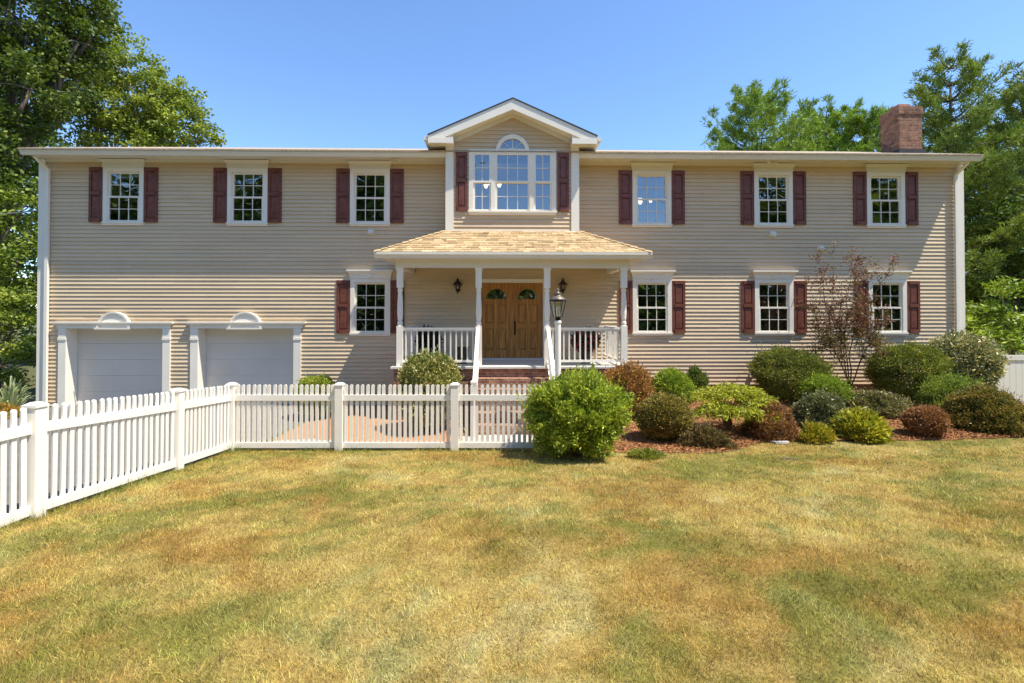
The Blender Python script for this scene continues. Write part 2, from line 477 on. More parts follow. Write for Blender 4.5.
hd.box(-.60, .60, -.01, .14, .1855, .225)
hd.hexa([(-.03, .05, .0), (.03, .05, .0), (-.03, .085, .0), (.03, .085, .0), (-.05, .05, .115), (.05, .05, .115), (-.05, .10, .115), (.05, .10, .115)])
head_lo = hd.mesh('lintel', M['trim'])
def window(u, zb, up):
    w = inst('window', cas_me, H, (u, 0, zb))
    inst('sill', sill_me, w)
    inst('sash', sash_me, w, (0, .0, .09)); inst('sash', sash_me, w, (0, .04, .09 + SHh - .02))
    inst('pane', pane_me, w, (0, .0, .09)); inst('pane', pane_me, w, (0, .04, .09 + SHh - .02))
    inst('lintel', head_up if up else head_lo, w, (0, 0, 1.508), (1, 1, 1.04) if up else None)
    return w
wins = {}
for u in UP: wins[('u', u)] = window(u, 4.28, True)
for u in LO: wins[('l', u)] = window(u, 1.40, False)

st = MB(True); SWd = .35; SHt = 1.42
st.box(-SWd / 2, SWd / 2, .012, .030, 0, SHt)
for z0, z1 in ((0, .10), (.70, .79), (SHt - .09, SHt)): st.box(-SWd / 2 + .06, SWd / 2 - .06, .030, .066, z0, z1)
st.box(-SWd / 2, -SWd / 2 + .06, .030, .05, 0, SHt); st.box(SWd / 2 - .06, SWd / 2, .030, .05, 0, SHt)
for z0, z1 in ((.10, .70), (.79, SHt - .09)):
    w = SWd / 2 - .075
    st.hexa([(-w, .030, z0 + .015), (w, .030, z0 + .015), (-w + .03, .044, z0 + .045), (w - .03, .044, z0 + .045), (-w, .030, z1 - .015), (w, .030, z1 - .015), (-w + .03, .044, z1 - .045), (w - .03, .044, z1 - .045)])
shut_me = st.mesh('shutter', M['maroon'])
for u in UP:
    for s in (-1, 1): inst('shutter', shut_me, H, (u + s * .705, 0, 4.365))
for u in LO:
    for s in (-1, 1): inst('shutter', shut_me, H, (u + s * .705, 0, 1.475), (1, 1, .975))

# ---------------- garage bays
for uc, hl, hr in ((-10.28, -11.79, -8.80), (-6.92, -8.41, -5.39)):
    gl, gr = (-11.51, -9.05) if uc < -9 else (-8.15, -5.69)
    gd = MB(True)
    nsec = 5; hgt = (1.62 + .5) / nsec
    for i in range(nsec):
        z0 = -.5 + i * hgt
        gd.box(gl - .06, gr + .06, -.36, -.315, z0 + .0015, z0 + hgt - .0015)
    g = gd.build('garage_door', M['garage'], H)
    trs = []
    for a in (gl - .19, gr):
        tr = MB(True); trs.append(tr)
        tr.box(a, a + .19, -.02, .06, -.5, 1.30); tr.box(a - .01, a + .2, -.02, .075, 1.30, 1.36); tr.box(a, a + .19, -.02, .065, 1.36, 1.6)
    jl = MB(True); jl.box(gl - .06, gl - .002, -.31, -.021, -.5, 1.6); jl.box(gr + .002, gr + .06, -.31, -.021, -.5, 1.6); jl.box(gl - .06, gr + .06, -.31, -.021, 1.602, 1.66)
    jl.build('jamb', M['trim'], g)
    for tr in trs: tr.build('pilaster', M['trim'], g)
    ln = MB(True); ln.box(hl + .06, hr - .06, -.02, .07, 1.603, 1.70); ln.box(hl, hr, -.02, .11, 1.70, 1.735); ln.box(hl - .02, hr + .02, -.02, .13, 1.735, 1.77)
    ln.build('lintel', M['trim'], g)
    ar = MB(True); n = 20
    out = [(uc + .43 * math.cos(PI * k / n), 1.605 + .43 * math.sin(PI * k / n)) for k in range(n + 1)]
    inn = [(uc + .37 * math.cos(PI * k / n), 1.625 + .37 * math.sin(PI * k / n)) for k in range(n, -1, -1)]
    for k in range(n):
        a0, a1 = out[k], out[k + 1]; b0, b1 = inn[n - k], inn[n - k - 1]
        ar.hexa([(b0[0], .02, b0[1]), (a0[0], .02, a0[1]), (b0[0], .115, b0[1]), (a0[0], .115, a0[1]), (b1[0], .02, b1[1]), (a1[0], .02, a1[1]), (b1[0], .115, b1[1]), (a1[0], .115, a1[1])])
    ar.prism([(uc - .45, 1.58), (uc + .45, 1.58), (uc + .45, 1.624), (uc - .45, 1.624)], .131, .15)
    ar.prism(inn[::-1], .02, .085)
    for k in range(1, 6):                                   # raised sunburst rays
        a = PI * k / 6; c, s_ = math.cos(a), math.sin(a)
        ar.hexa([(uc + .1 * c - .012 * s_, y, 1.63 + .1 * s_ + .012 * c) if j == 0 else (uc + .33 * c + .012 * s_ * (1 if j == 2 else -1), y, 1.63 + .33 * s_) for y in (.135, .142) for j in (0, 1, 0, 2)]) if False else None
    ar.build('arched_crest', M['trim'], g)

# ---------------- dormer over the porch
DO = .6
dm = MB(True)
def dh(z): return min(1.50, (7.13 - z) / .43)
siding(dm, lambda z: -dh(z), lambda z: dh(z), 4.07, 7.08, DO, [(-1.04, 1.04, 4.54, 6.08)] + [(-w, w, z, z + .1016) for z, w in ((6.08, .36), (6.18, .33), (6.285, .26), (6.385, .12))])
dm.box(-1.50, 1.50, DO - .05, DO - .04, 3.95, 4.5)
for s in (-1, 1): dm.box(min(s * 1.64, s * 1.6), max(s * 1.64, s * 1.6), -2.5, DO - .002, 3.9, 6.2)
dm.build('dormer_siding', M['siding'], H)
dr = MB(True)   # inner gable backing so that no light leaks
dr.prism([(-1.5, 6.47), (1.5, 6.47), (0, 7.1)], DO - .08, DO - .06)
dr.build('dormer_lining', M['interior'], H)
dr = MB(True); dr.box(-1.59, 1.59, -1.5, -1.45, 3.9, 6.3); dr.box(-1.59, 1.59, -1.5, DO - .06, 3.6, 3.7); dr.build('dormer_room', M['interior'], H)
for s in (-1, 1):
    c = MB(True); c.box(-.1, .1, -.02 + DO, DO + .045, 4.05, 6.2); inst('corner_board', c.mesh('corner_board', M['trim']), H, (s * 1.585, 0, 0))
bb = MB(True); bb.box(-1.48, 1.48, DO + .0, DO + .03, 4.03, 4.085); bb.build('skirt_board', M['trim'], H)
# gable roof
GS = .44; AZ = 7.30; HW = 2.09
dro = MB(True)
for s in (-1, 1):
    A = [(0, .99, AZ), (s * HW, .99, AZ - GS * HW), (s * HW, -3.0, AZ - GS * HW), (0, -3.0, AZ)]
    B = [(x, o, z - .026) for x, o, z in A]
    dro.add(A + B, [(0, 1, 2, 3), (4, 5, 6, 7), (0, 1, 5, 4), (1, 2, 6, 5), (2, 3, 7, 6), (3, 0, 4, 7)])
dro.build('dormer_roof', M['roofdark'], H)
rk = MB(True)
for s in (-1, 1):
    t0, t1 = -.028, -.29
    rk.hexa([(0, .93, AZ + t1), (s * (HW - .01), .93, AZ - GS * HW + t1 + .05), (0, .97, AZ + t1), (s * (HW - .01), .97, AZ - GS * HW + t1 + .05),
             (0, .93, AZ + t0), (s * (HW - .01), .93, AZ - GS * HW + t0), (0, .97, AZ + t0), (s * (HW - .01), .97, AZ - GS * HW + t0)])
rk.build('rake_board', M['trim'], H)
ds = MB(True)
for s in (-1, 1):   # sloped soffit and the level return boxes
    ds.hexa([(0, DO + .02, AZ - .245), (s * 1.5, DO + .02, AZ - .245 - GS * 1.5), (0, .93, AZ - .245), (s * 1.5, .93, AZ - .245 - GS * 1.5),
             (0, DO + .02, AZ - .205), (s * 1.5, DO + .02, AZ - .205 - GS * 1.5), (0, .93, AZ - .205), (s * 1.5, .93, AZ - .205 - GS * 1.5)])
    ds.hexa([(0, DO + .016, AZ - .36), (s * 1.5, DO + .016, AZ - .36 - GS * 1.5), (0, DO + .04, AZ - .36), (s * 1.5, DO + .04, AZ - .36 - GS * 1.5),
             (0, DO + .016, AZ - .246), (s * 1.5, DO + .016, AZ - .246 - GS * 1.5), (0, DO + .04, AZ - .246), (s * 1.5, DO + .04, AZ - .246 - GS * 1.5)])
    x0, x1 = sorted((s * 1.46, s * (HW - .015)))
    ds.box(x0, x1, DO + .046, .925, 6.19, 6.24)
    ds.box(*sorted((s * 1.70, s * (HW - .015))), -.6, DO + .045, 6.19, 6.24)
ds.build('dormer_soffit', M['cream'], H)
rb = MB(True)
for s in (-1, 1):
    i, o_ = s * 1.46, s * (HW - .012)
    rb.prism([(i, 6.17), (o_, 6.17), (o_, AZ - GS * HW - .12), (i, AZ - GS * 1.46 - .24)], .9255, .9295)
    rb.prism([(i, 6.165), (o_, 6.165), (o_, 6.30), (i, 6.30)], .9705, .985)
rb.build('eave_return', M['trim'], H)
for s in (-1, 1):
    g = MB(True); x = s * HW
    g.box(min(x, x + s * .09), max(x, x + s * .09), -.4, .97, 6.24, 6.33); g.build('dormer_gutter', M['cream'], H)
# triple window with fanlight
dw = MB(True)
dw.box(-1.1, -.99, DO - .05, DO + .05, 4.57, 6.03); dw.box(.99, 1.1, DO - .05, DO + .05, 4.57, 6.03); dw.box(-1.1, 1.1, DO - .05, DO + .052, 6.03, 6.12)
for s in (-1, 1): dw.box(min(s * .43, s * .54), max(s * .43, s * .54), DO - .05, DO + .045, 4.57, 6.03)
W3 = dw.build('triple_window', M['trim'], H)
b = MB(True); b.box(-1.1, 1.1, DO - .05, DO + .055, 4.47, 4.53); b.box(-1.12, 1.12, DO - .05, DO + .085, 4.53, 4.57); b.build('sill', M['trim'], W3)
ssm = sash_mesh(.45, .745, 2, 2, 'd1'); spm = pane_mesh(.45, .745); csm = sash_mesh(.86, .745, 3, 2, 'd2'); cpm = pane_mesh(.86, .745)
for x, a, p in ((-.765, ssm, spm), (.765, ssm, spm), (0, csm, cpm)):
    for z, oo in ((4.57, -.01), (5.285, .02)):
        inst('sash', a, W3, (x, -(DO - .01 + oo), z)); inst('pane', p, W3, (x, -(DO - .01 + oo), z))
fw = MB(True); n = 20
for k in range(n):
    a0, a1 = PI * k / n, PI * (k + 1) / n
    def q(r, a, o): return (r * math.cos(a), o, 6.085 + r * math.sin(a))
    fw.hexa([q(.32, a0, DO - .03), q(.42, a0, DO - .03), q(.32, a0, DO + .055), q(.42, a0, DO + .055), q(.32, a1, DO - .03), q(.42, a1, DO - .03), q(.32, a1, DO + .055), q(.42, a1, DO + .055)])
    fw.hexa([q(.075, a0, DO + .0), q(.095, a0, DO + .0), q(.075, a0, DO + .02), q(.095, a0, DO + .02), q(.075, a1, DO), q(.095, a1, DO), q(.075, a1, DO + .02), q(.095, a1, DO + .02)])
for k in range(1, 4):
    a = PI * k / 4
    fw.tube([(.09 * math.cos(a), DO + .011, 6.085 + .09 * math.sin(a)), (.325 * math.cos(a), DO + .011, 6.085 + .325 * math.sin(a))], .009, 6)
fw.box(-.42, .42, DO - .03, DO + .05, 6.121, 6.14)
fw.build('fanlight_frame', M['trim'], W3)
fp = MB(True); fp.add([(.33 * math.cos(PI * k / n), DO - .002, 6.09 + .33 * math.sin(PI * k / n)) for k in range(n + 1)], [tuple(range(n + 1))]); fp.build('fanlight_pane', M['pane'], W3)
for s in (-1, 1): inst('shutter', shut_me, H, (s * 1.285, -DO, 4.57), (.82, 1, 1.035))

# ---------------- chimney
ch = MB(True); CU, CO, CW, CD = 11.28, -.62, .65, .70
ch.box(CU - CW / 2, CU + CW / 2, CO - CD, CO, 6.2, 7.75)
C0 = ch.build('chimney', M['chim'], H)
cc = MB(True)
for e, z0, z1 in ((.010, 7.57, 7.63), (.022, 7.631, 7.80), (.010, 7.801, 7.85)):
    cc.box(CU - CW / 2 - e, CU + CW / 2 + e, CO - CD - e, CO + e, z0, z1)
cc.build('corbel', M['chim'], C0)
fl = MB(True); fl.taper(CU - .02, CO - CD / 2, 7.85, 7.99, .36, .33); fl.build('flue', mat('terracotta', (.42, .16, .08), .85, .2, 8), C0)
fs_ = MB(True); fs_.box(CU - CW / 2 - .06, CU + CW / 2 + .06, CO - CD - .06, CO + .06, roofz(CO) - .15, roofz(CO) + .10); fs_.build('flashing', M['roofdark'], C0)

# ---------------- porch
EO, EZ, EU = 2.05, 3.35, 3.10
TO, TZ, TU = .6, 4.07, 1.68
pr = MB(True)
A = [(-EU, EO, EZ), (EU, EO, EZ), (TU, TO, TZ), (-TU, TO, TZ)]
pr.quad(*A)
for s in (-1, 1): pr.quad((s * EU, EO, EZ), (s * EU, 0, EZ), (s * TU, 0, TZ), (s * TU, TO, TZ))
pr.box(-EU + .02, EU - .02, .02, EO - .02, EZ - .03, EZ - .01)
PR = pr.build('porch_roof', M['roofdark'], H)
tb = MB(True); tb.c = []
rows = 12
def tabcol():
    t = random.random(); c = np.array((.58, .415, .225)) * (1 - t) + np.array((.43, .285, .14)) * t
    if random.random() < .16: c = c * .72
    return tuple(c * random.uniform(.85, 1.12))
for face in range(3):
    for r in range(rows):
        t0, t1 = r / rows, min(1.0, (r + 1.25) / rows)
        def edge(t):
            return EU + (TU - EU) * t, EO + (TO - EO) * t, EZ + (TZ - EZ) * t
        u0, o0, z0 = edge(t0); u1, o1, z1 = edge(t1)
        if face == 0: lo, hi, lo1, hi1 = -u0, u0, -u1, u1
        else: lo, hi, lo1, hi1 = 0, o0, 0, o1
        x = lo - random.uniform(0, .25)
        while x < hi:
            w = random.choice((.10, .15, .20, .26)) ; a, b_ = max(x, lo), min(x + w - .006, hi); x += w
            if b_ - a < .01: continue
            a1, b1 = max(a, lo1), min(b_, hi1)
            if b1 <= a1: a1 = b1 = min(max(a, lo1), hi1)
            h0 = .014 + random.uniform(0, .010); h1 = .004
            if face == 0: vs = [(a, o0 + .005, z0 + h0), (b_, o0 + .005, z0 + h0), (b1, o1, z1 + h1), (a1, o1, z1 + h1), (a, o0 + .005, z0), (b_, o0 + .005, z0)]
            else:
                s = 1 if face == 1 else -1
                vs = [(s * (u0 + .005), a, z0 + h0), (s * (u0 + .005), b_, z0 + h0), (s * u1, b1, z1 + h1), (s * u1, a1, z1 + h1), (s * (u0 + .005), a, z0), (s * (u0 + .005), b_, z0)]
            tb.add(vs, [(0, 1, 2, 3), (4, 5, 1, 0)]); tb.c += [tabcol()] * 6
for s in (-1, 1):   # hip caps
    for k in range(11):
        t0, t1 = k / 11, min(1, (k + 1.2) / 11)
        p = [np.array((s * (EU + (TU - EU) * t), EO + (TO - EO) * t, EZ + (TZ - EZ) * t)) for t in (t0, t1)]
        sx = np.array((s * .09, 0, -.047)); sy = np.array((0, .09, -.046)); up0, up1 = np.array((0, 0, .042)), np.array((0, 0, .022))
        tb.add([p[0] + up0, p[0] + sy + up0, p[1] + sy + up1, p[1] + up1, p[0] + sx + up0, p[1] + sx + up1], [(0, 1, 2, 3), (0, 3, 5, 4)])
        tb.c += [tabcol()] * 6
tb.build('shingles', M['tabs'], PR)
pf = MB(True)
pf.box(-EU + .0, EU, EO - .12, EO - .10, EZ - .135, EZ - .012); 
for s in (-1, 1): pf.box(*sorted((s * (EU - .12), s * (EU - .10))), .03, EO - .121, EZ - .135, EZ - .012)
pf.build('fascia', M['cream'], PR)
pg = MB(True)
gp = [(EO - .099, EZ - .13), (EO - .03, EZ - .13), (EO - .01, EZ - .08), (EO + .015, EZ - .05), (EO + .015, EZ + .005), (EO, EZ + .005), (EO - .005, EZ - .04), (EO - .099, EZ - .06)]
pg.prism_x(gp, -EU - .01, EU + .01)
pg.build('porch_gutter', M['cream'], PR)
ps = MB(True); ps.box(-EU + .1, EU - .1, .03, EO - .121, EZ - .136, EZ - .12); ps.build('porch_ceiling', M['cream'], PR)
DZ = .78
bm_ = MB(True); COLU = [-2.60, -.80, .775, 2.55]
bm_.box(-2.70, 2.65, 1.60, 1.76, 3.035, EZ - .137)
bm_.box(-2.70, -2.54, .03, 1.599, 3.035, EZ - .137); bm_.box(2.49, 2.65, .03, 1.599, 3.035, EZ - .137)
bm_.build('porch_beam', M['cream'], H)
cl = MB(True)
cl.box(-.07, .07, -.07, .07, 0, .92); cl.box(-.07, .07, -.07, .07, 1.80, 2.255)
cl.lathe([(.07, .92), (.05, .94), (.062, .96), (.062, 1.0), (.045, 1.03), (.058, 1.08), (.066, 1.22), (.062, 1.45), (.05, 1.66), (.045, 1.70), (.06, 1.72), (.06, 1.75), (.045, 1.77), (.07, 1.80)], n=14)
cl.box(-.085, .085, -.085, .085, 2.20, 2.2535)
col_me = cl.mesh('porch_column', M['trim'])
for u in COLU: inst('porch_column', col_me, H, (u, -1.68, DZ))
bal = MB(True); bal.box(-.016, .016, -.016, .016, .12, .84); bal_me = bal.mesh('baluster', M['trim'])
for a, b_ in ((COLU[0], COLU[1]), (COLU[2], COLU[3])):
    r = MB(True); r.box(a + .07, b_ - .07, 1.64, 1.72, DZ + .84, DZ + .885); r.box(a + .07, b_ - .07, 1.655, 1.705, DZ + .80, DZ + .8395); r.box(a + .07, b_ - .07, 1.65, 1.71, DZ + .085, DZ + .135)
    R_ = r.build('railing', M['trim'], H)
    nb = 13
    for k in range(nb): inst('baluster', bal_me, R_, (a + .07 + (b_ - a - .14) * (k + .5) / nb, -1.68, DZ))
for u in (-2.5, 2.45):      # side railings
    r = MB(True); r.box(u - .03, u + .03, .04, 1.6, DZ + .84, DZ + .885); r.box(u - .03, u + .03, .04, 1.6, DZ + .085, DZ + .135)
    R_ = r.build('railing', M['trim'], H)
    for k in range(10): inst('baluster', bal_me, R_, (u, -(.13 + .145 * k), DZ))
dk = MB(True); dk.box(-2.78, 2.73, .04, 1.86, DZ - .045, DZ); dk.build('porch_deck', M['deck'], H)
bs = MB(True); bs.box(-2.72, 2.67, .03, 1.80, -.55, DZ - .046); bs.build('porch_base', M['brick'], H)
sp = MB(True); nst = 6; rise = (DZ - .046 + .46) / nst
for k in range(1, nst):
    zt = DZ - .046 - rise * k; o1 = 1.80 + .28 * k
    sp.box(-.86, .84, 1.802 if k == 1 else 1.80 + .28 * (k - 1) + .001, o1, -.55, zt)
sp.build('brick_steps', M['brick'], H)
no = 3.30
for s, u in ((-1, -.815), (1, .79)):
    r = MB(True)
    zt0, zt1 = DZ + .885, .64
    for dz0, dz1, w in ((-.05, 0, .04), (-.80, -.75, .025)):
        r.hexa([(u - w, 1.755, zt0 + dz0), (u + w, 1.755, zt0 + dz0), (u - w, no - .05, zt1 - .06 + dz0), (u + w, no - .05, zt1 - .06 + dz0),
                (u - w, 1.755, zt0 + dz1), (u + w, 1.755, zt0 + dz1), (u - w, no - .05, zt1 - .06 + dz1), (u + w, no - .05, zt1 - .06 + dz1)])
    R_ = r.build('stair_railing', M['trim'], H)
    for k in range(9):
        t = (k + .7) / 9.4; o = 1.755 + (no - 1.8) * t; zz = zt0 + (zt1 - .06 - zt0) * t
        q = MB(True); q.box(u - .015, u + .015, o - .015, o + .015, zz - .76, zz - .045); q.build('baluster', M['trim'], R_)
    nw = MB(True); nw.box(u - .055, u + .055, no - .05, no + .06, -.48, zt1); nw.taper(u, no + .005, zt1, zt1 + .05, .14, .03); nw.box(u - .07, u + .07, no - .065, no + .075, zt1 - .03, zt1 - .001)
    nw.build('newel_post', M['trim'], R_)

# front door
fr_ = MB(True)
fr_.box(-.93, -.815, -.06, .03, DZ, 2.87); fr_.box(.815, .93, -.06, .03, DZ, 2.87); fr_.box(-.93, .93, -.06, .035, 2.80, 2.90)
DF = fr_.build('door_frame', M['trim'], H)
thd = MB(True); thd.box(-.815, .815, -.06, .06, DZ, DZ + .035); thd.build('threshold', M['deck'], DF)
for s in (-1, 1):
    d = MB(True); x0, x1 = (-.81, -.035) if s < 0 else (.035, .81)
    if s < 0: d.box(-.034, .034, -.05, .012, DZ + .036, 2.798)
    zb, zt = DZ + .037, 2.798
    w = x1 - x0; xc = (x0 + x1) / 2
    d.box(x0, x1, -.045, -.032, zb, 2.335)
    # stiles, rails
    d.box(x0, x0 + .11, -.032, -.004, zb, 2.335); d.box(x1 - .11, x1, -.032, -.004, zb, 2.335)
    for z0, z1 in ((zb, zb + .20), (1.60, 1.72), (2.25, 2.335)): d.box(x0 + .11, x1 - .11, -.032, -.004, z0, z1)
    for z0, z1 in ((zb + .20, 1.60), (1.72, 2.25)):
        d.box(xc - .045, xc + .045, -.032, -.0045, z0, z1)
        for a, b_ in ((x0 + .11, xc - .045), (xc + .045, x1 - .11)):
            d.hexa([(a + .02, -.032, z0 + .02), (b_ - .02, -.032, z0 + .02), (a + .055, -.012, z0 + .06), (b_ - .055, -.012, z0 + .06),
                    (a + .02, -.032, z1 - .02), (b_ - .02, -.032, z1 - .02), (a + .055, -.012, z1 - .06), (b_ - .055, -.012, z1 - .06)])
    # head with the fan-shaped opening
    n = 14; ra, rz = .265, .27
    arc = [(xc + ra * math.cos(PI * k / n), 2.37 + rz * math.sin(PI * k / n)) for k in range(n + 1)]
    d.box(x0, x1, -.045, -.005, 2.3355, 2.37)
    pts = [(x1, 2.37)] + [(x1, 2.37 + (zt - 2.37) * .5)] 
    for k in range(n):
        a, b_ = arc[k], arc[k + 1]
        d.hexa([(a[0], -.045, a[1]), (b_[0], -.045, b_[1]), (a[0], -.005, a[1]), (b_[0], -.005, b_[1]), (a[0], -.045, zt), (b_[0], -.045, zt), (a[0], -.005, zt), (b_[0], -.005, zt)])
    d.box(x0, xc - ra, -.045, -.005, 2.3705, zt); d.box(xc + ra, x1, -.045, -.005, 2.3705, zt)
    DL = d.build('front_door', M['oak'], H)
    g = MB(True); g.add([(x, -.02, z) for x, z in arc], [tuple(range(n + 1))]); g.build('fanlight_pane', M['fan_pane'], DL)
    g = MB(True)
    for k in (1, 2, 3):
        a = PI * k / 4; g.tube([(xc, -.017, 2.375), (xc + ra * math.cos(a), -.017, 2.372 + rz * math.sin(a))], .006, 5)
    g.tube([(xc + .13 * math.cos(PI * k / 8), -.017, 2.372 + .13 * math.sin(PI * k / 8)) for k in range(9)], .006, 5)
    g.build('leaded_strip', M['pewter'], DL)
    if s > 0:
        hnd = MB(True)
        hnd.box(.055, .10, -.004, .008, 1.42, 1.80)
        hnd.tube([(.078, .008, 1.50), (.078, .06, 1.52), (.078, .065, 1.60), (.078, .05, 1.67), (.078, .008, 1.68)], .011, 8)
        hnd.lathe([(.025, 1.72), (.025, 1.77)], .078, .012, 10)
        hnd.build('handle', M['bronze'], DL)

# wall lanterns beside the door
def lantern_body(parent, glassname='lantern_shade', top=M['bronze'], r=.11, hgt=.26):
    pass
for u in (-1.42, 1.33):
    l = MB(True)
    l.box(u - .055, u + .055, .0, .025, 2.55, 2.80)
    l.tube([(u, .02, 2.62), (u, .09, 2.54), (u, .15, 2.56), (u, .16, 2.62)], .012, 7)
    l.tube([(u, .02, 2.76), (u, .07, 2.86), (u, .13, 2.90), (u, .16, 2.88)], .010, 7)
    l.lathe([(.045, 2.60), (.06, 2.615), (.06, 2.63)], u, .16, 8)
    l.lathe([(.135, 2.735), (.13, 2.75), (.085, 2.79), (.05, 2.83), (.028, 2.86), (.035, 2.875), (.012, 2.90), (.004, 2.95)], u, .16, 8)
    for k in range(6):
        a = PI / 3 * k; l.tube([(u + .055 * math.cos(a), .16 + .055 * math.sin(a), 2.63), (u + .105 * math.cos(a), .16 + .105 * math.sin(a), 2.74)], .006, 4)
    l.lathe([(.012, 2.50), (.02, 2.54), (.03, 2.60)], u, .16, 8)
    L_ = l.build('wall_lantern', M['bronze'], H)
    g = MB(True); g.lathe([(.052, 2.63), (.10, 2.735)], u, .16, 6, cap=False); g.build('lantern_shade', M['lantern_glass'], L_)
    g = MB(True); g.lathe([(.014, 2.63), (.014, 2.70), (.003, 2.73)], u, .16, 8); g.build('candle', M['candle'], L_)

# vents and fixtures on the wall
def vent(u, z, s=1.0, name='wall_vent'):
    v = MB(True); v.box(u - .09 * s, u + .09 * s, .005, .03, z - .09 * s, z + .09 * s)
    v.hexa([(u - .075 * s, .03, z - .055 * s), (u + .075 * s, .03, z - .055 * s), (u - .075 * s, .12 * s, z - .05 * s), (u + .075 * s, .12 * s, z - .05 * s),
            (u - .075 * s, .03, z + .07 * s), (u + .075 * s, .03, z + .07 * s), (u - .075 * s, .08 * s, z + .055 * s), (u + .075 * s, .08 * s, z + .055 * s)])
    v.build(name, M['cream'], H)
vent(-3.70, 4.13, .85); vent(6.96, 4.11, .9); vent(8.25, 3.74, .9); vent(6.36, .36, .8)
for u in (6.8, -3.0):
    v = MB(True); v.lathe([(.05, 5.975), (.06, 5.999)], u, .3, 10)
    for s in (-1, 1): v.tube([(u, .3, 5.98), (u + s * .05, .33, 5.95), (u + s * .11, .36, 5.92)], [.015, .02, .045], 8)
    v.build('floodlight', M['cream'], H)
# things glimpsed through the upstairs panes
def fixture(u, o, z, n, name='chandelier'):
    c = MB(True); c.tube([(u, o, 5.97 if z > 4.5 else 3.34), (u, o, z)], .012, 6)
    for k in range(n):
        a = 2 * PI * k / n + .3; c.tube([(u, o, z), (u + .1 * math.cos(a), o + .1 * math.sin(a), z - .06), (u + .19 * math.cos(a), o + .19 * math.sin(a), z - .01)], .008, 5)
    C_ = c.build(name, M['pewter'], H)
    for k in range(n):
        a = 2 * PI * k / n + .3; g = MB(True); g.lathe([(.03, z + .01), (.07, z + .10)], u + .19 * math.cos(a), o + .19 * math.sin(a), 10); g.build('lamp_shade', M['frost'], C_)
fixture(3.66, -.55, 5.05, 3); fixture(-.52, -.35, 5.40, 4)

# ------------------------------------------------------------------ GROUND
def lawncol(x, y, rng=None):
    """own colour of the turf: straw, orange-brown, green and bleached patches"""
    wx = x + (fbm(x * 1.3, y * 1.3, 60, 3) - .5) * 1.2; wy = y + (fbm(x * 1.3, y * 1.3, 61, 3) - .5) * 1.2
    n1 = fbm(wx * .5 + wy * .35, wy * 1.1 - wx * .35, 3, 6); n2 = fbm(wx * 2.6, wy * 3.4, 9, 5); n3 = fbm(wx * .9 + 7, wy * 1.3, 21, 6); n4 = fbm(x * 9, y * 9, 31, 3)
    straw = np.array((.62, .445, .140)); orange = np.array((.42, .24, .058)); green = np.array((.205, .235, .040)); pale = np.array((.86, .70, .35))
    def spot(px, py, rx, ry, Y):
        cx, cy, _ = at(px, py, Y); return np.exp(-(((x - cx) / rx) ** 2 + ((y - cy) / ry) ** 2))
    g = spot(230, 0, 1.6, .45, 6.3) * .9 + spot(100, 0, 1.2, .35, 4.3) * .7 + spot(380, 0, .8, .45, 5.6) * .8 + spot(545, 0, .6, .35, 5.4) * .7 + spot(730, 0, 1.6, .5, 6.4) * .8 + spot(820, 0, 1.5, .4, 5.2) * .6 \
        + spot(570, 0, 1.1, .5, 7.6) * 1.0 + spot(270, 0, .9, .25, 8.1) * 1.2 + spot(800, 0, .7, .3, 7.7) * .7 + spot(250, 0, 2, .4, 3.3) * .5 + spot(440, 0, .4, .5, 5.2) * .6 + spot(980, 0, 1.2, .5, 4.8) * .4
    g = np.clip((n1 - .50) * 3.2 + .36 + .12 * sst(-x, -1, 4) + g * .42 + (n2 - .5) * 2.6 + (n4 - .5) * 1.6, 0, 1)
    b = np.clip((n3 - .52) * 4.2 - (n2 - .5) * 2.0 + (n4 - .5) * 1.4 + spot(620, 0, 1.2, .5, 5.9) * .6 + spot(800, 0, 2.2, .8, 3.4) * .5 + spot(900, 0, 1.6, .4, 7.4) * .5 + spot(60, 0, 1.2, .4, 4.0) * .5 + spot(330, 0, .9, .3, 7.3) * .7 + spot(700, 0, 1.2, .4, 3.7) * .5 + spot(600, 0, .8, .4, 4.6) * .4, 0, 1)
    p = np.clip((n3 < .5) * (.5 - n3) * 4 + (n4 - .55) * 2.0 + spot(535, 0, .22, .9, 4.3) * .9 + spot(520, 0, .35, .5, 3.1) * .8 + spot(560, 0, .3, .8, 7.0) * .4 + (n2 - .62) * 3, 0, 1)
    if rng is not None:                       # each tuft is mostly one kind of grass
        k = np.shape(x)
        g = .30 * g + .70 * (rng.random(k) < g * .9); b = .35 * b + .65 * (rng.random(k) < b); p = .40 * p + .60 * (rng.random(k) < p)
    c = straw + np.zeros((*np.shape(x), 3))
    c = c + (orange - c) * (b[..., None] * .75)
    c = c + (pale - c) * (p[..., None] * .7)
    c = c + (green - c) * (g[..., None] * .72)
    return c

def grid_mesh(name, xs, ys, m, zoff=0.0, colf=None, zf=None):
    X, Y = np.meshgrid(xs, ys); Z = (ground(X, Y) if zf is None else zf(X, Y)) + zoff
    V = np.stack([X, Y, Z], -1).reshape(-1, 3); nx, ny = len(xs), len(ys)
    i = np.arange(nx * ny).reshape(ny, nx)
    Fq = np.stack([i[:-1, :-1], i[:-1, 1:], i[1:, 1:], i[1:, :-1]], -1).reshape(-1, 4)
    me = bpy.data.meshes.new(name); me.from_pydata(V.tolist(), [], Fq.tolist())
    if colf is not None:
        a = me.color_attributes.new('Col', 'FLOAT_COLOR', 'POINT'); c = np.ones((len(V), 4), np.float32); c[:, :3] = colf(V[:, 0], V[:, 1]); a.data.foreach_set('color', c.ravel())
    me.materials.append(m); me.polygons.foreach_set('use_smooth', [True] * len(me.polygons)); me.update(); return me

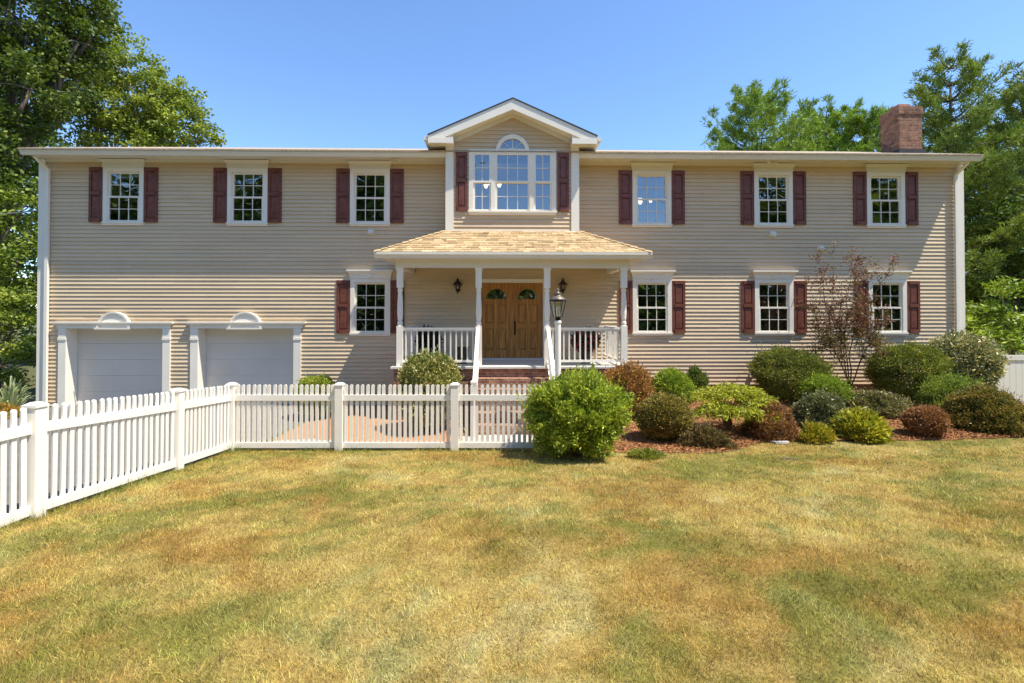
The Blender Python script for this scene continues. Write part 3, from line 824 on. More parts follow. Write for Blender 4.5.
def gcol(x, y):
    c = lawncol(x, y) * .50
    wood = np.array((.10, .10, .04)) * (0.6 + .8 * fbm(x * .7, y * .7, 41, 3))[..., None]
    w = np.maximum(sst(y, 14, 17), sst(np.abs(x), 13, 15))
    w = np.maximum(w, sst(-y, 8, 12))
    return c + (wood - c) * w[..., None]
xs = np.concatenate([[-400, -200, -100, -60, -40, -28, -20, -15], np.arange(-12, 12.01, .12), [15, 20, 28, 40, 60, 100, 200, 400]])
ys = np.concatenate([[-400, -200, -100, -50, -30, -18, -10, -5, -2], np.arange(0, 14, .12), [15, 17, 20, 25, 32, 45, 70, 120, 250, 600]])
tag(inst('ground', grid_mesh('ground', xs, ys, M['lawn'], 0, gcol)), kind='structure')

def strip(name, xs, fa, fb, m, zoff, n=24):
    vs = []; fs = []
    for x in xs:
        a, b_ = fa(x), fb(x)
        for k in range(n + 1):
            y = a + (b_ - a) * k / n
            e = min(1, k / 2.0) * min(1, (xs[-1] - x) / .4 + .02, (x - xs[0]) / .4 + .02)
            vs.append((x, y, float(ground(x, y)) + zoff * (.35 + .65 * e) + (float(vnoise(x * 6, y * 6, 3)) - .3) * .03 * e))
    for i in range(len(xs) - 1):
        for k in range(n): fs.append((i * (n + 1) + k, (i + 1) * (n + 1) + k, (i + 1) * (n + 1) + k + 1, i * (n + 1) + k + 1))
    b_ = MB(); b_.add(vs, fs); return tag(b_.build(name, m, smooth=True), kind='structure')
strip('mulch_bed', list(np.arange(1.0, 10.31, .1)), lambda x: float(bed_front(x)) + .05 * math.sin(x * 3.1) + .03 * math.sin(x * 7.7), lambda x: HY + .02 * x - .03, M['mulch'], .03, 40)
strip('mulch_bed', list(np.arange(-4.6, -.95, .12)), lambda x: 9.42 + .25 * math.sin(x * 1.3 + .6), lambda x: HY + .02 * x - .03, M['mulch2'], .03, 30)
def chips(name, xa, xb, fa, fb, n, c1, c2, label):
    rng = np.random.default_rng(int(n)); X = rng.uniform(xa, xb, n); t = rng.random(n); A, B = fa(X), fb(X); Y = A + (B - A) * t ** 1.2
    p = np.stack([X, Y, ground(X, Y) + .038 + rng.random(n) * .02], 1); ax = rng.normal(size=(n, 3)) * np.array((1, 1, .35))
    o = inst(name, make_leaves(name, p, ax, .05 * (.4 + rng.random(n)), .016 * (.5 + rng.random(n)), leafcols(n, np.array(c1), np.array(c2), rng, None, .3), M['chip'], rng)); tag(o, label, 'mulch', kind='stuff')
chips('mulch_chips', 1.2, 10.2, lambda x: bed_front(x) - .03, lambda x: 0 * x + 12.9, 42000, (.14, .055, .022), (.44, .21, .075), 'loose reddish-brown bark mulch under the shrubs')
strip('path', list(np.arange(-4.55, 1.0, .15)), lambda x: 8.50, lambda x: 9.40 + .25 * math.sin(x * 1.3 + .6) if x < -1 else 9.98, M['concrete'], .02, 12)
strip('driveway', list(np.arange(-14, -4.65, .3)), lambda x: -3.0, lambda x: HY + .02 * x + .34, M['drive'], .03, 60)

# grass blades
def grass():
    rng = np.random.default_rng(5)
    nt_, per = 105000, 9
    Y = 2.1 + (rng.random(nt_) ** 1.3) * 7.6
    X = (rng.random(nt_) * 2 - 1) * (1.08 * Y + .25)
    front = np.where(X < 1.2, 8.30, bed_front(X) - .02); front = np.where(X > 10.2, 11.0, front)
    keep = (X > -4.72) & (Y < front + (rng.random(nt_) ** 3) * .10)
    X, Y = X[keep], Y[keep]; T = len(X)
    tl = rng.normal(size=(T, 2)) * .45; tb_ = (1 + rng.normal(size=T) * .30) * (.55 + .9 * fbm(X * 6, Y * 6, 19, 3)); th_ = rng.uniform(.5, 1.45, T) * (.45 + 1.1 * fbm(X * 3, Y * 3, 77, 3))
    tc = lawncol(X, Y, rng)
    weed = rng.random(T) < np.clip(.035 + (fbm(X * 1.6, Y * 1.6, 88, 4) - .52) * 1.2, .02, .5)
    tc[weed] = tc[weed] * .30 + np.array((.15, .205, .035)) * .70
    dead = rng.random(T) < .05; tc[dead] = np.array((.30, .19, .085))
    X, Y = np.repeat(X, per), np.repeat(Y, per); n = len(X)
    sp = .020 + .0035 * Y
    X = X + rng.normal(size=n) * sp; Y = Y + rng.normal(size=n) * sp
    edge = (1 - sst(np.abs(Y - 8.3), 0, .22)) * (X < 1.4) + (1 - sst(np.abs(X + 4.63), 0, .18)) * (Y < 8.4)
    edge = edge * sst(fbm(X * 2.2, Y * 2.2, 15, 3), .35, .6)
    hgt = (.020 + .034 * rng.random(n) ** 1.4) * np.repeat(th_, per) + edge * .13 * rng.random(n) ** 2
    wid = (.0016 + .00065 * Y) * (.6 + .7 * rng.random(n))
    lean = np.repeat(tl, per, 0) + rng.normal(size=(n, 2)) * (.75 - .4 * np.clip(edge, 0, 1))[:, None]
    d = unit(np.stack([lean[:, 0], lean[:, 1], np.full(n, .9)], 1))
    ang = rng.random(n) * 2 * PI
    s = np.stack([np.cos(ang), np.sin(ang), np.zeros(n)], 1)
    p = np.stack([X, Y, ground(X, Y) - .004], 1)
    v = np.stack([p - s * (wid / 2)[:, None], p + s * (wid / 2)[:, None], p + d * hgt[:, None]], 1).reshape(-1, 3)
    c = np.repeat(tc * tb_[:, None], per, 0)
    gr = np.array((.17, .21, .04)); g = np.clip(edge, 0, 1) * (rng.random(n) < .75)
    c = c + (gr - c) * g[:, None]
    c = c * (1 + rng.normal(size=(n, 1)) * .22)
    o = inst('lawn_grass', npmesh('lawn_grass', v, 3, M['grass'], np.repeat(np.clip(c, .01, .85), 3, 0)))
    tag(o, 'short sun-dried lawn grass, straw yellow with green and brown patches', 'grass', kind='stuff')
grass()

# ------------------------------------------------------------------ FENCES
HW_, PT, GAP = .026, .018, 0
def picket_mesh(h):
    b = MB(); n = 6; w = .026
    poly = [(-w, 0), (w, 0), (w, h - .022)] + [(w * math.cos(PI * k / n), h - .022 + .022 * math.sin(PI * k / n)) for k in range(1, n)] + [(-w, h - .022)]
    b.prism(poly, -.009, .009); return b.mesh('picket', M['vinyl'])
PK = picket_mesh(1.03)
pb = MB(); pb.box(-.062, .062, -.062, .062, -.1, 1.09); POST = pb.mesh('post', M['vinyl'])
pc = MB(); pc.box(-.072, .072, -.072, .072, 1.091, 1.115); pc.taper(0, 0, 1.115, 1.14, .138, .06); CAP = pc.mesh('post_cap', M['vinyl'])
def fence(label, pts, npk, postidx):
    f = empty('picket_fence', (*pts[0], float(ground(*pts[0])))); tag(f, label, 'fence', 'white picket fences around the lawn')
    ox, oy, oz = f.location
    for i, (x, y) in enumerate(pts):
        if i in postidx:
            z = float(ground(x, y)) - .01
            p = inst('post', POST, f, (x - ox, y - oy, z - oz)); inst('post_cap', CAP, p)
    for i in range(len(pts) - 1):
        (x0, y0), (x1, y1) = pts[i], pts[i + 1]; g0, g1 = float(ground(x0, y0)), float(ground(x1, y1))
        L = math.hypot(x1 - x0, y1 - y0); ux, uy = (x1 - x0) / L, (y1 - y0) / L; nx, ny = -uy, ux
        for zb, zt, th, nm in ((.05, .135, .026, 'rail'), (.83, .925, .026, 'rail')):
            b = MB(); vs = []
            a0, a1 = .063, L - .063
            for zz in (zb, zt):
                for sgn in (-1, 1):
                    for t in (a0, a1):
                        gg = g0 + (g1 - g0) * t / L
                        vs.append((x0 + ux * t + nx * sgn * th - ox, y0 + uy * t + ny * sgn * th - oy, gg + zz - oz))
            b.hexa(vs); b.build(nm, M['vinyl'], f)
        for k in range(npk[i]):
            t = .063 + (L - .126) * (k + .5) / npk[i]; gg = g0 + (g1 - g0) * t / L
            inst('picket', PK, f, (x0 + ux * t - ox, y0 + uy * t - oy, gg + .065 - oz), rz=math.atan2(uy, ux) + random.uniform(-.04, .04)).rotation_euler[1] = random.gauss(0, .006)
fence('white vinyl picket fence running from the near left edge back to the corner post', [(-4.66, 1.2), (-4.66, 2.95), (-4.66, 4.90), (-4.66, 6.98), (-4.66, 8.33)], [17, 19, 20, 13], (0, 1, 2, 3))
fence('white vinyl picket fence standing parallel to the house in front of the brick steps', [(-4.66, 8.33), (-2.865, 8.33), (-.95, 8.33), (.93, 8.33)], [19, 20, 20], (0, 1, 2, 3))
# privacy fence at the right
pf0 = empty('privacy_fence', (11.2, 12.35, -.6)); tag(pf0, 'white board privacy fence with a flat top rail beside the right end of the house', 'fence')
b = MB()
for k in range(34): b.box(k * .152 + .004, k * .152 + .148, -.012, .012, .08, 1.44)
b.build('board_panel', M['vinyl'], pf0)
b = MB(); b.box(-.05, 5.3, -.03, .03, 1.44, 1.56); b.build('rail', M['vinyl'], pf0)
b = MB(); b.box(-.05, 5.3, -.03, .03, 0, .08); b.build('rail', M['vinyl'], pf0)
for x in (-.11, 2.6, 5.36):
    b = MB(); b.box(x - .06, x + .06, -.06, .06, -.2, 1.62); b.taper(x, 0, 1.62, 1.67, .15, .04); b.build('post', M['vinyl'], pf0)

# ------------------------------------------------------------------ LAMP POST
lx, ly, _ = at(558, 400, 9.9)
lp = empty('lamp_post', (lx, ly, float(ground(lx, ly)))); tag(lp, 'white garden lamp post with a pewter-roofed glass lantern in front of the porch', 'lamp post')
ZL = 1.86 - (lp.location.z) 
b = MB(); b.lathe([(.085, 0), (.085, .12), (.062, .15), (.058, ZL - .08), (.07, ZL - .07), (.07, ZL - .03), (.055, ZL - .02)], n=18); b.build('post', M['trim'], lp, smooth=False)
b = MB(); b.lathe([(.05, ZL - .02), (.05, ZL + .03), (.075, ZL + .04), (.085, ZL + .055)], n=14)
for k in range(6):
    a = PI / 3 * k; b.tube([(.085 * math.cos(a), .085 * math.sin(a), ZL + .05), (.155 * math.cos(a), .155 * math.sin(a), ZL + .36)], .008, 5)
b.lathe([(.158, ZL + .355), (.175, ZL + .36), (.175, ZL + .375), (.165, ZL + .38)], n=12)
LF = b.build('lantern_frame', M['bronze'], lp)
b = MB(); b.lathe([(.165, ZL + .381), (.15, ZL + .41), (.105, ZL + .45), (.065, ZL + .475), (.055, ZL + .50), (.075, ZL + .515), (.03, ZL + .54), (.02, ZL + .56), (.028, ZL + .58), (.006, ZL + .62)], n=16); b.build('lantern_roof', M['pewter'], lp, smooth=True)
b = MB(); b.lathe([(.083, ZL + .056), (.15, ZL + .354)], n=6, cap=False); b.build('lantern_shade', M['lantern_glass'], lp)
for k in range(3):
    a = 2 * PI * k / 3; b = MB(); b.lathe([(.012, ZL + .06), (.012, ZL + .20), (.018, ZL + .22), (.004, ZL + .27)], .035 * math.cos(a), .035 * math.sin(a), 8); b.build('candle', M['candle'], lp)

# stones, cable, footing
def stone(px, py, Y, sx, sy, label):
    x, y, _ = at(px, py, Y); b = MB(); n = 11
    r = [random.uniform(.8, 1.1) for _ in range(n)]
    lo = [(sx * r[k] * math.cos(2 * PI * k / n), sy * r[k] * math.sin(2 * PI * k / n), 0) for k in range(n)]
    hi = [(a * .93, c * .93, .035) for a, c, _ in lo]
    b.add(lo + hi, [tuple(range(n, 2 * n))] + [(k, (k + 1) % n, (k + 1) % n + n, k + n) for k in range(n)])
    tag(b.build('stepping_stone', M['stone'], None, (x, y, float(ground(x, y)) + .01)), label, 'stone')
stone(645, 455, 8.0, .34, .14, 'flat pale stepping stone lying between the big bright bush and the mulch edge')
stone(780, 437, 8.88, .16, .08, 'small pale flat stone at the mulch edge left of the yellow hosta')
cb = MB(); p0 = Vector(at(42, 210, HY - .2)); p1 = Vector(at(-260, 200, 15.0))
cb.tube([p0.lerp(p1, t) + Vector((0, 0, -.35 * 4 * t * (1 - t))) for t in [k / 14 for k in range(15)]], .014, 5)
tag(cb.build('overhead_cable', mat('cable_grey', (.35, .34, .32), .6)), 'thin grey service cable stretched from the left house corner across the trees', 'cable')
tp = MB(); tp.tube([(p1.x, p1.y, -.6), (p1.x, p1.y, 7.5)], [.14, .11], 10); tag(tp.build('utility_pole', M['bark']), 'brown wooden utility pole far out at the left holding the cable', 'pole')

# ------------------------------------------------------------------ SHRUBS
def shrub(name, label, cat, px0, px1, pytop, Y, c1, c2, n=16000, leaf=(.045, .024), squash=1.0, amp=.12, freq=3.6, kind='round', m='leaf', stems=6, depth=None, group='shrubs in the mulch bed', seed=1, shell=.62, up=.5, out=.8, base=0.0, flat=1.0, lump=16, sprigs=0):
    rng = np.random.default_rng(seed); n = int(n * 1.7)
    c1 = np.array(c1) * np.array((1.75, 1.4, 1.2)); c2 = np.array(c2) * np.array((1.75, 1.4, 1.2))
    cx = (at(px0, 400, Y)[0] + at(px1, 400, Y)[0]) / 2; rx = (at(px1, 400, Y)[0] - at(px0, 400, Y)[0]) / 2
    ztop = at(0, pytop, Y)[2]; gz = float(ground(cx, Y)); h = ztop - gz
    ry = rx * .9 if depth is None else depth
    root = empty(name, (cx, Y, gz)); tag(root, label, cat, group)
    zc = h * .50 + base * .5 if kind == 'round' else 0.12 * h
    rz_ = h - zc
    d = unit(rng.normal(size=(n, 3)))
    if kind != 'round': d[:, 2] = np.abs(d[:, 2]) - .12
    d = unit(d)
    az = np.arctan2(d[:, 1], d[:, 0]); el = d[:, 2]
    fb = fbm(az * freq / 2 + 20, el * freq + 10, seed, 3) ; fb2 = fbm(d[:, 0] * freq * 2.2 + 40 + d[:, 1] * 1.7, el * freq * 2.2 + d[:, 1] * 2 + 40, seed + 50, 2)
    K = int(lump); lc = unit(rng.normal(size=(K, 3)) + np.array((0, 0, .25))); lr = rng.uniform(.75, 1.15, K)
    bump = np.max(np.exp(-((1 - d @ lc.T) / (.16 if K < 25 else .07)) ** 1.0) * lr, axis=1)
    R = .90 + amp * (fb - .5) * 1.6 + amp * .7 * (fb2 - .5) * 2 + (bump - .55) * amp * 1.6
    rad = R * (shell + (1 - shell) * rng.random(n) ** .5) * (1 + .10 * np.abs(rng.normal(size=n)) * (rng.random(n) < .12))
    ex = 2.0 / flat
    pw = np.sign(d) * np.abs(d) ** (1 / flat) if flat != 1 else d
    pw = unit(pw) * (np.linalg.norm(pw, axis=1, keepdims=True) ** .5) if flat != 1 else d
    p = pw * rad[:, None] * np.array((rx, ry, rz_)); p[:, 2] += zc
    ok = p[:, 2] > .02 + base * .3
    p, d, fb2 = p[ok], d[ok], fb2[ok]
    if sprigs:                                  # loose shoots that stick out of the outline
        i = rng.integers(0, len(p), sprigs); i = i[d[i, 2] > -.25]
        q0 = p[i]; dr = unit(d[i] * .45 + np.array((0, 0, .9)) + rng.normal(size=(len(i), 3)) * .2); nl = 13
        t = np.tile(np.linspace(0, 1, nl), len(i)); ln = np.repeat(rng.uniform(.06, .20, len(i)) * min(1.3, rx * 1.4), nl)
        p = np.concatenate([p, np.repeat(q0, nl, 0) + np.repeat(dr, nl, 0) * (t * ln)[:, None]]); d = np.concatenate([d, np.repeat(dr, nl, 0)]); fb2 = np.concatenate([fb2, np.repeat(rng.random(len(i)), nl)])
    k = len(p)
    ax = d * out + rng.normal(size=(k, 3)) * .75 + np.array((0, 0, up))
    L_ = leaf[0] * (.7 + .6 * rng.random(k)); W_ = leaf[1] * (.7 + .6 * rng.random(k))
    cols = leafcols(k, np.array(c1), np.array(c2), rng, np.clip(fb2 * 1.6 - .3, 0, 1))
    inst('foliage', make_leaves('foliage', p, ax, L_, W_, cols, M[m], rng), root)
    b = MB()
    for s in range(stems):
        a = 2 * PI * s / stems + seed; r0 = .07; e = (.55 * rx * math.cos(a), .55 * ry * math.sin(a), zc + rz_ * .35)
        b.tube([(r0 * math.cos(a), r0 * math.sin(a), -.02), (e[0] * .4, e[1] * .4, e[2] * .5), e], [.022, .016, .006], 5)
        for q in range(3):
            a2 = a + (q - 1) * .6; b.tube([(e[0] * .5, e[1] * .5, e[2] * .6), (.8 * rx * math.cos(a2), .8 * ry * math.sin(a2), zc + rz_ * random.uniform(-.2, .5))], [.010, .004], 4)
    b.build('stems', M['twig'], root)
    return root
G1, G2 = (.060, .125, .018), (.15, .24, .035)
shrub('privet_bush', 'big bright green leafy bush at the right end of the picket fence', 'bush', 527, 628, 375, 7.85, (.115, .195, .020), (.26, .35, .045), 44000, (.052, .021), amp=.24, freq=5, stems=11, seed=3, shell=.45, up=.7, group='leafy shrubs by the fence', depth=.70, flat=1.0, lump=40, sprigs=420)
shrub('boxwood', 'clipped dome of small olive-brown leaves just right of the big bright bush', 'shrub', 634, 694, 393, 9.05, (.075, .095, .022), (.23, .20, .05), 20000, (.034, .020), amp=.06, seed=4, up=.3)
shrub('barberry', 'feathery rust-brown shrub behind the big bright bush by the porch', 'shrub', 598, 656, 364, 10.6, (.13, .075, .026), (.27, .17, .055), 12000, (.05, .020), amp=.16, seed=5, up=.2, sprigs=160)
shrub('spirea', 'round yellow-green shrub behind the olive-brown dome', 'shrub', 649, 696, 369, 11.2, (.10, .19, .02), (.24, .33, .045), 14000, (.042, .020), amp=.10, seed=6, sprigs=90)
shrub('young_holly', 'small upright dull green shrub against the siding right of the yellow-green one', 'shrub', 684, 708, 367, 12.3, (.05, .10, .025), (.11, .16, .04), 5000, (.045, .024), amp=.15, seed=7)
shrub('yew', 'large dark green rounded shrub against the siding left of the small purple-leaved tree', 'shrub', 750, 826, 346, 12.1, (.062, .098, .020), (.165, .20, .04), 26000, (.045, .018), amp=.13, seed=8, depth=.8, sprigs=160)
shrub('spirea', 'lime green mound in front of the large dark rounded shrub', 'shrub', 796, 848, 374, 11.3, (.10, .18, .02), (.20, .29, .045), 15000, (.040, .020), amp=.08, seed=9, sprigs=90)
shrub('azalea', 'grey-green broad-leaved shrub below the lime green mound', 'shrub', 792, 848, 390, 10.0, (.075, .105, .05), (.17, .20, .10), 9000, (.060, .024), amp=.16, seed=10, m='glossleaf', kind='dome')
shrub('azalea', 'low grey-green broad-leaved shrub behind the yellow hosta at the foot of the small tree', 'shrub', 846, 906, 391, 10.9, (.085, .105, .045), (.19, .20, .09), 8000, (.060, .024), amp=.18, seed=11, m='glossleaf', kind='dome', depth=.55)
shrub('yew', 'large dark green rounded shrub under the rightmost ground-floor window', 'shrub', 870, 948, 340, 12.0, (.068, .108, .020), (.18, .22, .04), 28000, (.045, .018), amp=.10, seed=12, depth=.85, sprigs=160)
shrub('rhododendron', 'big rounded shrub with pale shiny leaves at the right house corner', 'shrub', 929, 995, 329, 12.0, (.09, .13, .05), (.30, .32, .17), 9000, (.085, .036), amp=.10, seed=13, m='glossleaf', depth=.75, out=.4, up=.0, sprigs=60)
shrub('juniper', 'light green flat-topped shrub below the pale shiny-leaved one', 'shrub', 918, 990, 374, 11.0, (.085, .15, .025), (.19, .27, .05), 17000, (.045, .018), amp=.12, seed=14, kind='dome', sprigs=160)
shrub('boxwood', 'broad dark olive mound with brownish tips farthest right in the bed', 'shrub', 944, 1022, 386, 9.9, (.062, .085, .018), (.19, .165, .045), 30000, (.036, .020), amp=.10, seed=15, kind='dome', sprigs=120)
shrub('barberry', 'small reddish-brown globe shrub on open mulch left of the broad dark mound', 'shrub', 903, 946, 405, 9.35, (.13, .07, .035), (.25, .145, .075), 11000, (.030, .017), amp=.09, seed=16)
shrub('barberry', 'low reddish-brown shrub under the right side of the golden weeping shrub', 'shrub', 742, 796, 402, 9.3, (.10, .065, .03), (.24, .14, .065), 10000, (.034, .018), amp=.14, seed=17, kind='dome', sprigs=120)
shrub('ground_cover', 'very low dark shrub at the mulch edge below the golden weeping shrub', 'shrub', 682, 732, 427, 8.55, (.06, .05, .022), (.14, .12, .045), 7000, (.032, .016), amp=.22, seed=18, kind='dome', depth=.3)
shrub('daylily', 'little yellow-green clump at the lawn edge left of the hosta', 'plant', 799, 832, 424, 8.95, (.14, .19, .02), (.32, .30, .04), 1500, (.09, .018), amp=.2, seed=19, kind='dome', depth=.18, up=.9)
shrub('weed_clump', 'small tuft of green weeds growing in the lawn right of the big bright bush', 'weeds', 628, 664, 451, 7.75, (.11, .16, .03), (.20, .24, .05), 1100, (.055, .018), amp=.25, seed=20, kind='dome', depth=.16, group='weeds in the lawn', up=.9)
shrub('weed_clump', 'patch of low green weeds in the lawn below the hosta', 'weeds', 776, 800, 459, 7.6, (.10, .15, .03), (.19, .22, .05), 600, (.05, .016), amp=.25, seed=21, kind='dome', depth=.14, group='weeds in the lawn', up=.9)
shrub('globe_shrub', 'round variegated shrub in front of the left porch railing behind the picket fence', 'shrub', 395, 465, 349, 10.35, (.07, .115, .022), (.26, .28, .10), 13000, (.060, .032), amp=.07, seed=22, m='glossleaf', group='shrubs behind the picket fence', depth=.75, shell=.7)
shrub('spirea', 'low yellow-green shrub beside the right garage door behind the picket fence', 'shrub', 292, 340, 375, 11.6, (.11, .18, .02), (.24, .32, .045), 12000, (.045, .022), amp=.10, seed=23, group='shrubs behind the picket fence')

# hosta: arching strap leaves
def rosette(name, label, cat, px0, px1, pytop, Y, n, llen, lwid, c1, c2, seed, droop=1.0, group='shrubs in the mulch bed', m='leaf'):
    rng = np.random.default_rng(seed)
    x0, x1 = at(px0, 400, Y)[0], at(px1, 400, Y)[0]; cx = (x0 + x1) / 2; r = (x1 - x0) / 2; gz = float(ground(cx, Y)); h = at(0, pytop, Y)[2] - gz
    root = empty(name, (cx, Y, gz)); tag(root, label, cat, group)
    vs = []; cols = []; seg = 5
    for i in range(n):
        a = rng.random() * 2 * PI; e = rng.random() ** .7; rr = r * (.25 + .75 * e) * rng.uniform(.85, 1.08); top = h * (1.05 - .55 * e) * rng.uniform(.8, 1.05)
        c = np.array(c1) + (np.array(c2) - np.array(c1)) * rng.random(); c = c * rng.uniform(.8, 1.2); w = lwid * rng.uniform(.7, 1.2)
        pts = []
        for k in range(seg + 1):
            t = k / seg; rad = rr * (t ** .85) + .02; z = top * math.sin(min(1, t * 1.15) * PI * .5) - droop * h * .42 * e * max(0, t - .55) ** 1.3 * 2.2
            ww = w * math.sin(PI * (.12 + .88 * t)) ** .7 if t < 1 else .001
            pts.append((np.array((rad * math.cos(a), rad * math.sin(a), max(z, .02))), ww))
        sd_ = np.array((-math.sin(a), math.cos(a), 0))
        for (p, w0), (q, w1) in zip(pts, pts[1:]):
            vs += [p - sd_ * w0, p + sd_ * w0, q + sd_ * w1, q - sd_ * w1]; cols += [c] * 4
    inst('foliage', npmesh('foliage', np.array(vs), 4, M[m], np.array(cols)), root)
    return root
shrub('hosta', 'mounded yellow-green hosta with strap leaves at the front edge of the mulch', 'hosta', 836, 886, 410, 9.2, (.10, .15, .018), (.34, .36, .045), 2000, (.105, .036), amp=.10, seed=31, kind='dome', up=.5, out=1.3, shell=.7)
rosette('yucca', 'spiky pale green yucca outside the fence by the left house corner', 'yucca', -14, 34, 378, 11.9, 70, .5, .022, (.26, .31, .13), (.50, .52, .30), 32, droop=.2, group='shrubs behind the picket fence')
shrub('coreopsis', 'orange-tinged low flowers under the spiky yucca by the left house corner', 'flowers', -14, 22, 405, 11.6, (.14, .17, .03), (.36, .22, .05), 2500, (.05, .022), amp=.2, seed=33, kind='dome', group='shrubs behind the picket fence')

# golden threadleaf cypress: drooping golden pads on a bent trunk
def golden(px0, px1, pytop, Y):
    rng = np.random.default_rng(41)
    x0, x1 = at(px0, 400, Y)[0], at(px1, 400, Y)[0]; cx = (x0 + x1) / 2; r = (x1 - x0) / 2; gz = float(ground(cx, Y)); h = at(0, pytop, Y)[2] - gz
    root = empty('golden_cypress', (cx, Y, gz)); tag(root, 'golden yellow weeping shrub with layered drooping pads on a bare forked trunk', 'shrub', 'shrubs in the mulch bed')
    b = MB(); P = []; A = []; C = []
    pads = [(-.78, .1, .80), (-.55, -.4, .70), (-.42, .2, .93), (-.12, -.3, .86), (.02, .3, 1.0), (.25, -.1, .97), (.5, -.35, .78), (.62, .2, .94), (.86, -.1, .80), (-.9, -.3, .52), (-.30, -.75, .58), (.18, -.8, .62), (.72, -.6, .55), (.95, .3, .62), (.4, .6, .9), (-.6, .6, .84), (.80, -.35, .40), (-.62, -.15, .60)]
    for (fx, fy, fz) in pads:
        c = np.array((fx * r * .78, fy * r * .7, fz * h * .97))
        b.tube([(-.08 * r, 0, 0), (-.12 * r + fx * r * .15, fy * .1, h * .38), (fx * r * .5, fy * r * .4, h * .62), tuple(c)], [.03, .022, .013, .005], 5)
        k = 620; a = rng.random(k) * 2 * PI; q = rng.random(k) ** .5 * .30 * r * rng.uniform(.8, 1.15)
        p = c + np.stack([np.cos(a) * q * 1.15, np.sin(a) * q, -(q ** 1.6) * 1.0 + rng.normal(size=k) * .022], 1)
        P.append(p); A.append(np.stack([np.cos(a), np.sin(a), -1.0 * q / r - .15 + rng.normal(size=k) * .3], 1))
        C.append(leafcols(k, np.array((.24, .28, .018)), np.array((.52, .48, .035)), rng))
    P, A, C = map(np.concatenate, (P, A, C)); k = len(P)
    inst('foliage', make_leaves('foliage', P, A + rng.normal(size=A.shape) * .35, .075 * (.6 + .8 * rng.random(k)), .018 * (.7 + .6 * rng.random(k)), C, M['leaf'], rng), root)
    b.build('trunk', M['twig'], root)
golden(690, 773, 384, 9.55)

# ------------------------------------------------------------------ PORCH PLANTS
def porch_pt(u, o, z):
    c, s = math.cos(TH), math.sin(TH); return (u * c + o * s, HY + u * s - o * c, z)
def potplant(u, o, label, potmat, ph, pr_, fr, fh, c1, c2, seed, flower=None, n=1600, leaf=(.09, .045)):
    rng = np.random.default_rng(seed)
    root = empty('potted_plant', porch_pt(u, o, DZ)); tag(root, label, 'potted plant', 'potted plants on the porch')
    b = MB(); b.lathe([(pr_ * .7, 0), (pr_ * .95, ph * .9), (pr_ * 1.05, ph * .9), (pr_ * 1.05, ph), (pr_ * .9, ph), (pr_ * .85, ph * .93)], n=16); b.build('pot', potmat, root)
    d = unit(rng.normal(size=(n, 3))); p = d * (rng.random((n, 1)) ** .5) * np.array((fr, fr * .8, fh / 2)) + np.array((0, 0, ph + fh * .45))
    p = p[p[:, 2] > ph * .8]; k = len(p)
    ax = p - np.array((0, 0, ph)); ax = unit(ax) + rng.normal(size=p.shape) * .6
    inst('foliage', make_leaves('foliage', p, ax, leaf[0] * (.6 + .8 * rng.random(k)), leaf[1] * (.6 + .8 * rng.random(k)), leafcols(k, np.array(c1), np.array(c2), rng), M['leaf'], rng), root)
    if flower is not None:
        k = 260; d = unit(rng.normal(size=(k, 3))); p = d * np.array((fr, fr * .8, fh / 2)) * 1.02 + np.array((0, 0, ph + fh * .45)); p = p[p[:, 2] > ph]; k = len(p)
        inst('flower', make_leaves('flower', p, d[:k] + rng.normal(size=p.shape) * .5, np.full(k, .06), np.full(k, .05), leafcols(k, np.array(flower), np.array(flower) * 1.5, rng), M['leaf'], rng), root)
potplant(1.78, 1.0, 'pink-red flowering plant in a dark pot behind the right porch railing', M['pot'], .30, .17, .34, .55, (.10, .05, .03), (.16, .10, .04), 51, (.38, .05, .07))
potplant(-2.05, 1.0, 'dark purple and green leafy plant in a pot behind the left porch railing', M['pot'], .28, .17, .30, .62, (.03, .05, .02), (.07, .03, .035), 52)
cdl = empty('black_planter', porch_pt(-1.22, 1.05, DZ)); tag(cdl, 'small square black planter box on the porch floor left of the front door', 'planter')
b = MB(); b.taper(0, 0, 0, .36, .22, .28); b.build('box', M['pot'], cdl)
b = MB(); b.box(-.15, .15, -.15, .15, .36, .39); b.build('rim', M['pot'], cdl)

# ------------------------------------------------------------------ TREES
def limb(b, p, q, r0, r1, rng, n=5, wob=.12):
    p, q = np.array(p, float), np.array(q, float); L_ = np.linalg.norm(q - p); pts = []
    for k in range(n + 1):
        t = k / n; w = wob * L_ * math.sin(PI * t) * .5
        pts.append(tuple(p + (q - p) * t + rng.normal(size=3) * w * .6 + np.array((0, 0, .10 * L_ * math.sin(PI * t)))))
    pts[0] = tuple(p); pts[-1] = tuple(q)
    b.tube(pts, [r0 + (r1 - r0) * k / n for k in range(n + 1)], 6); return pts

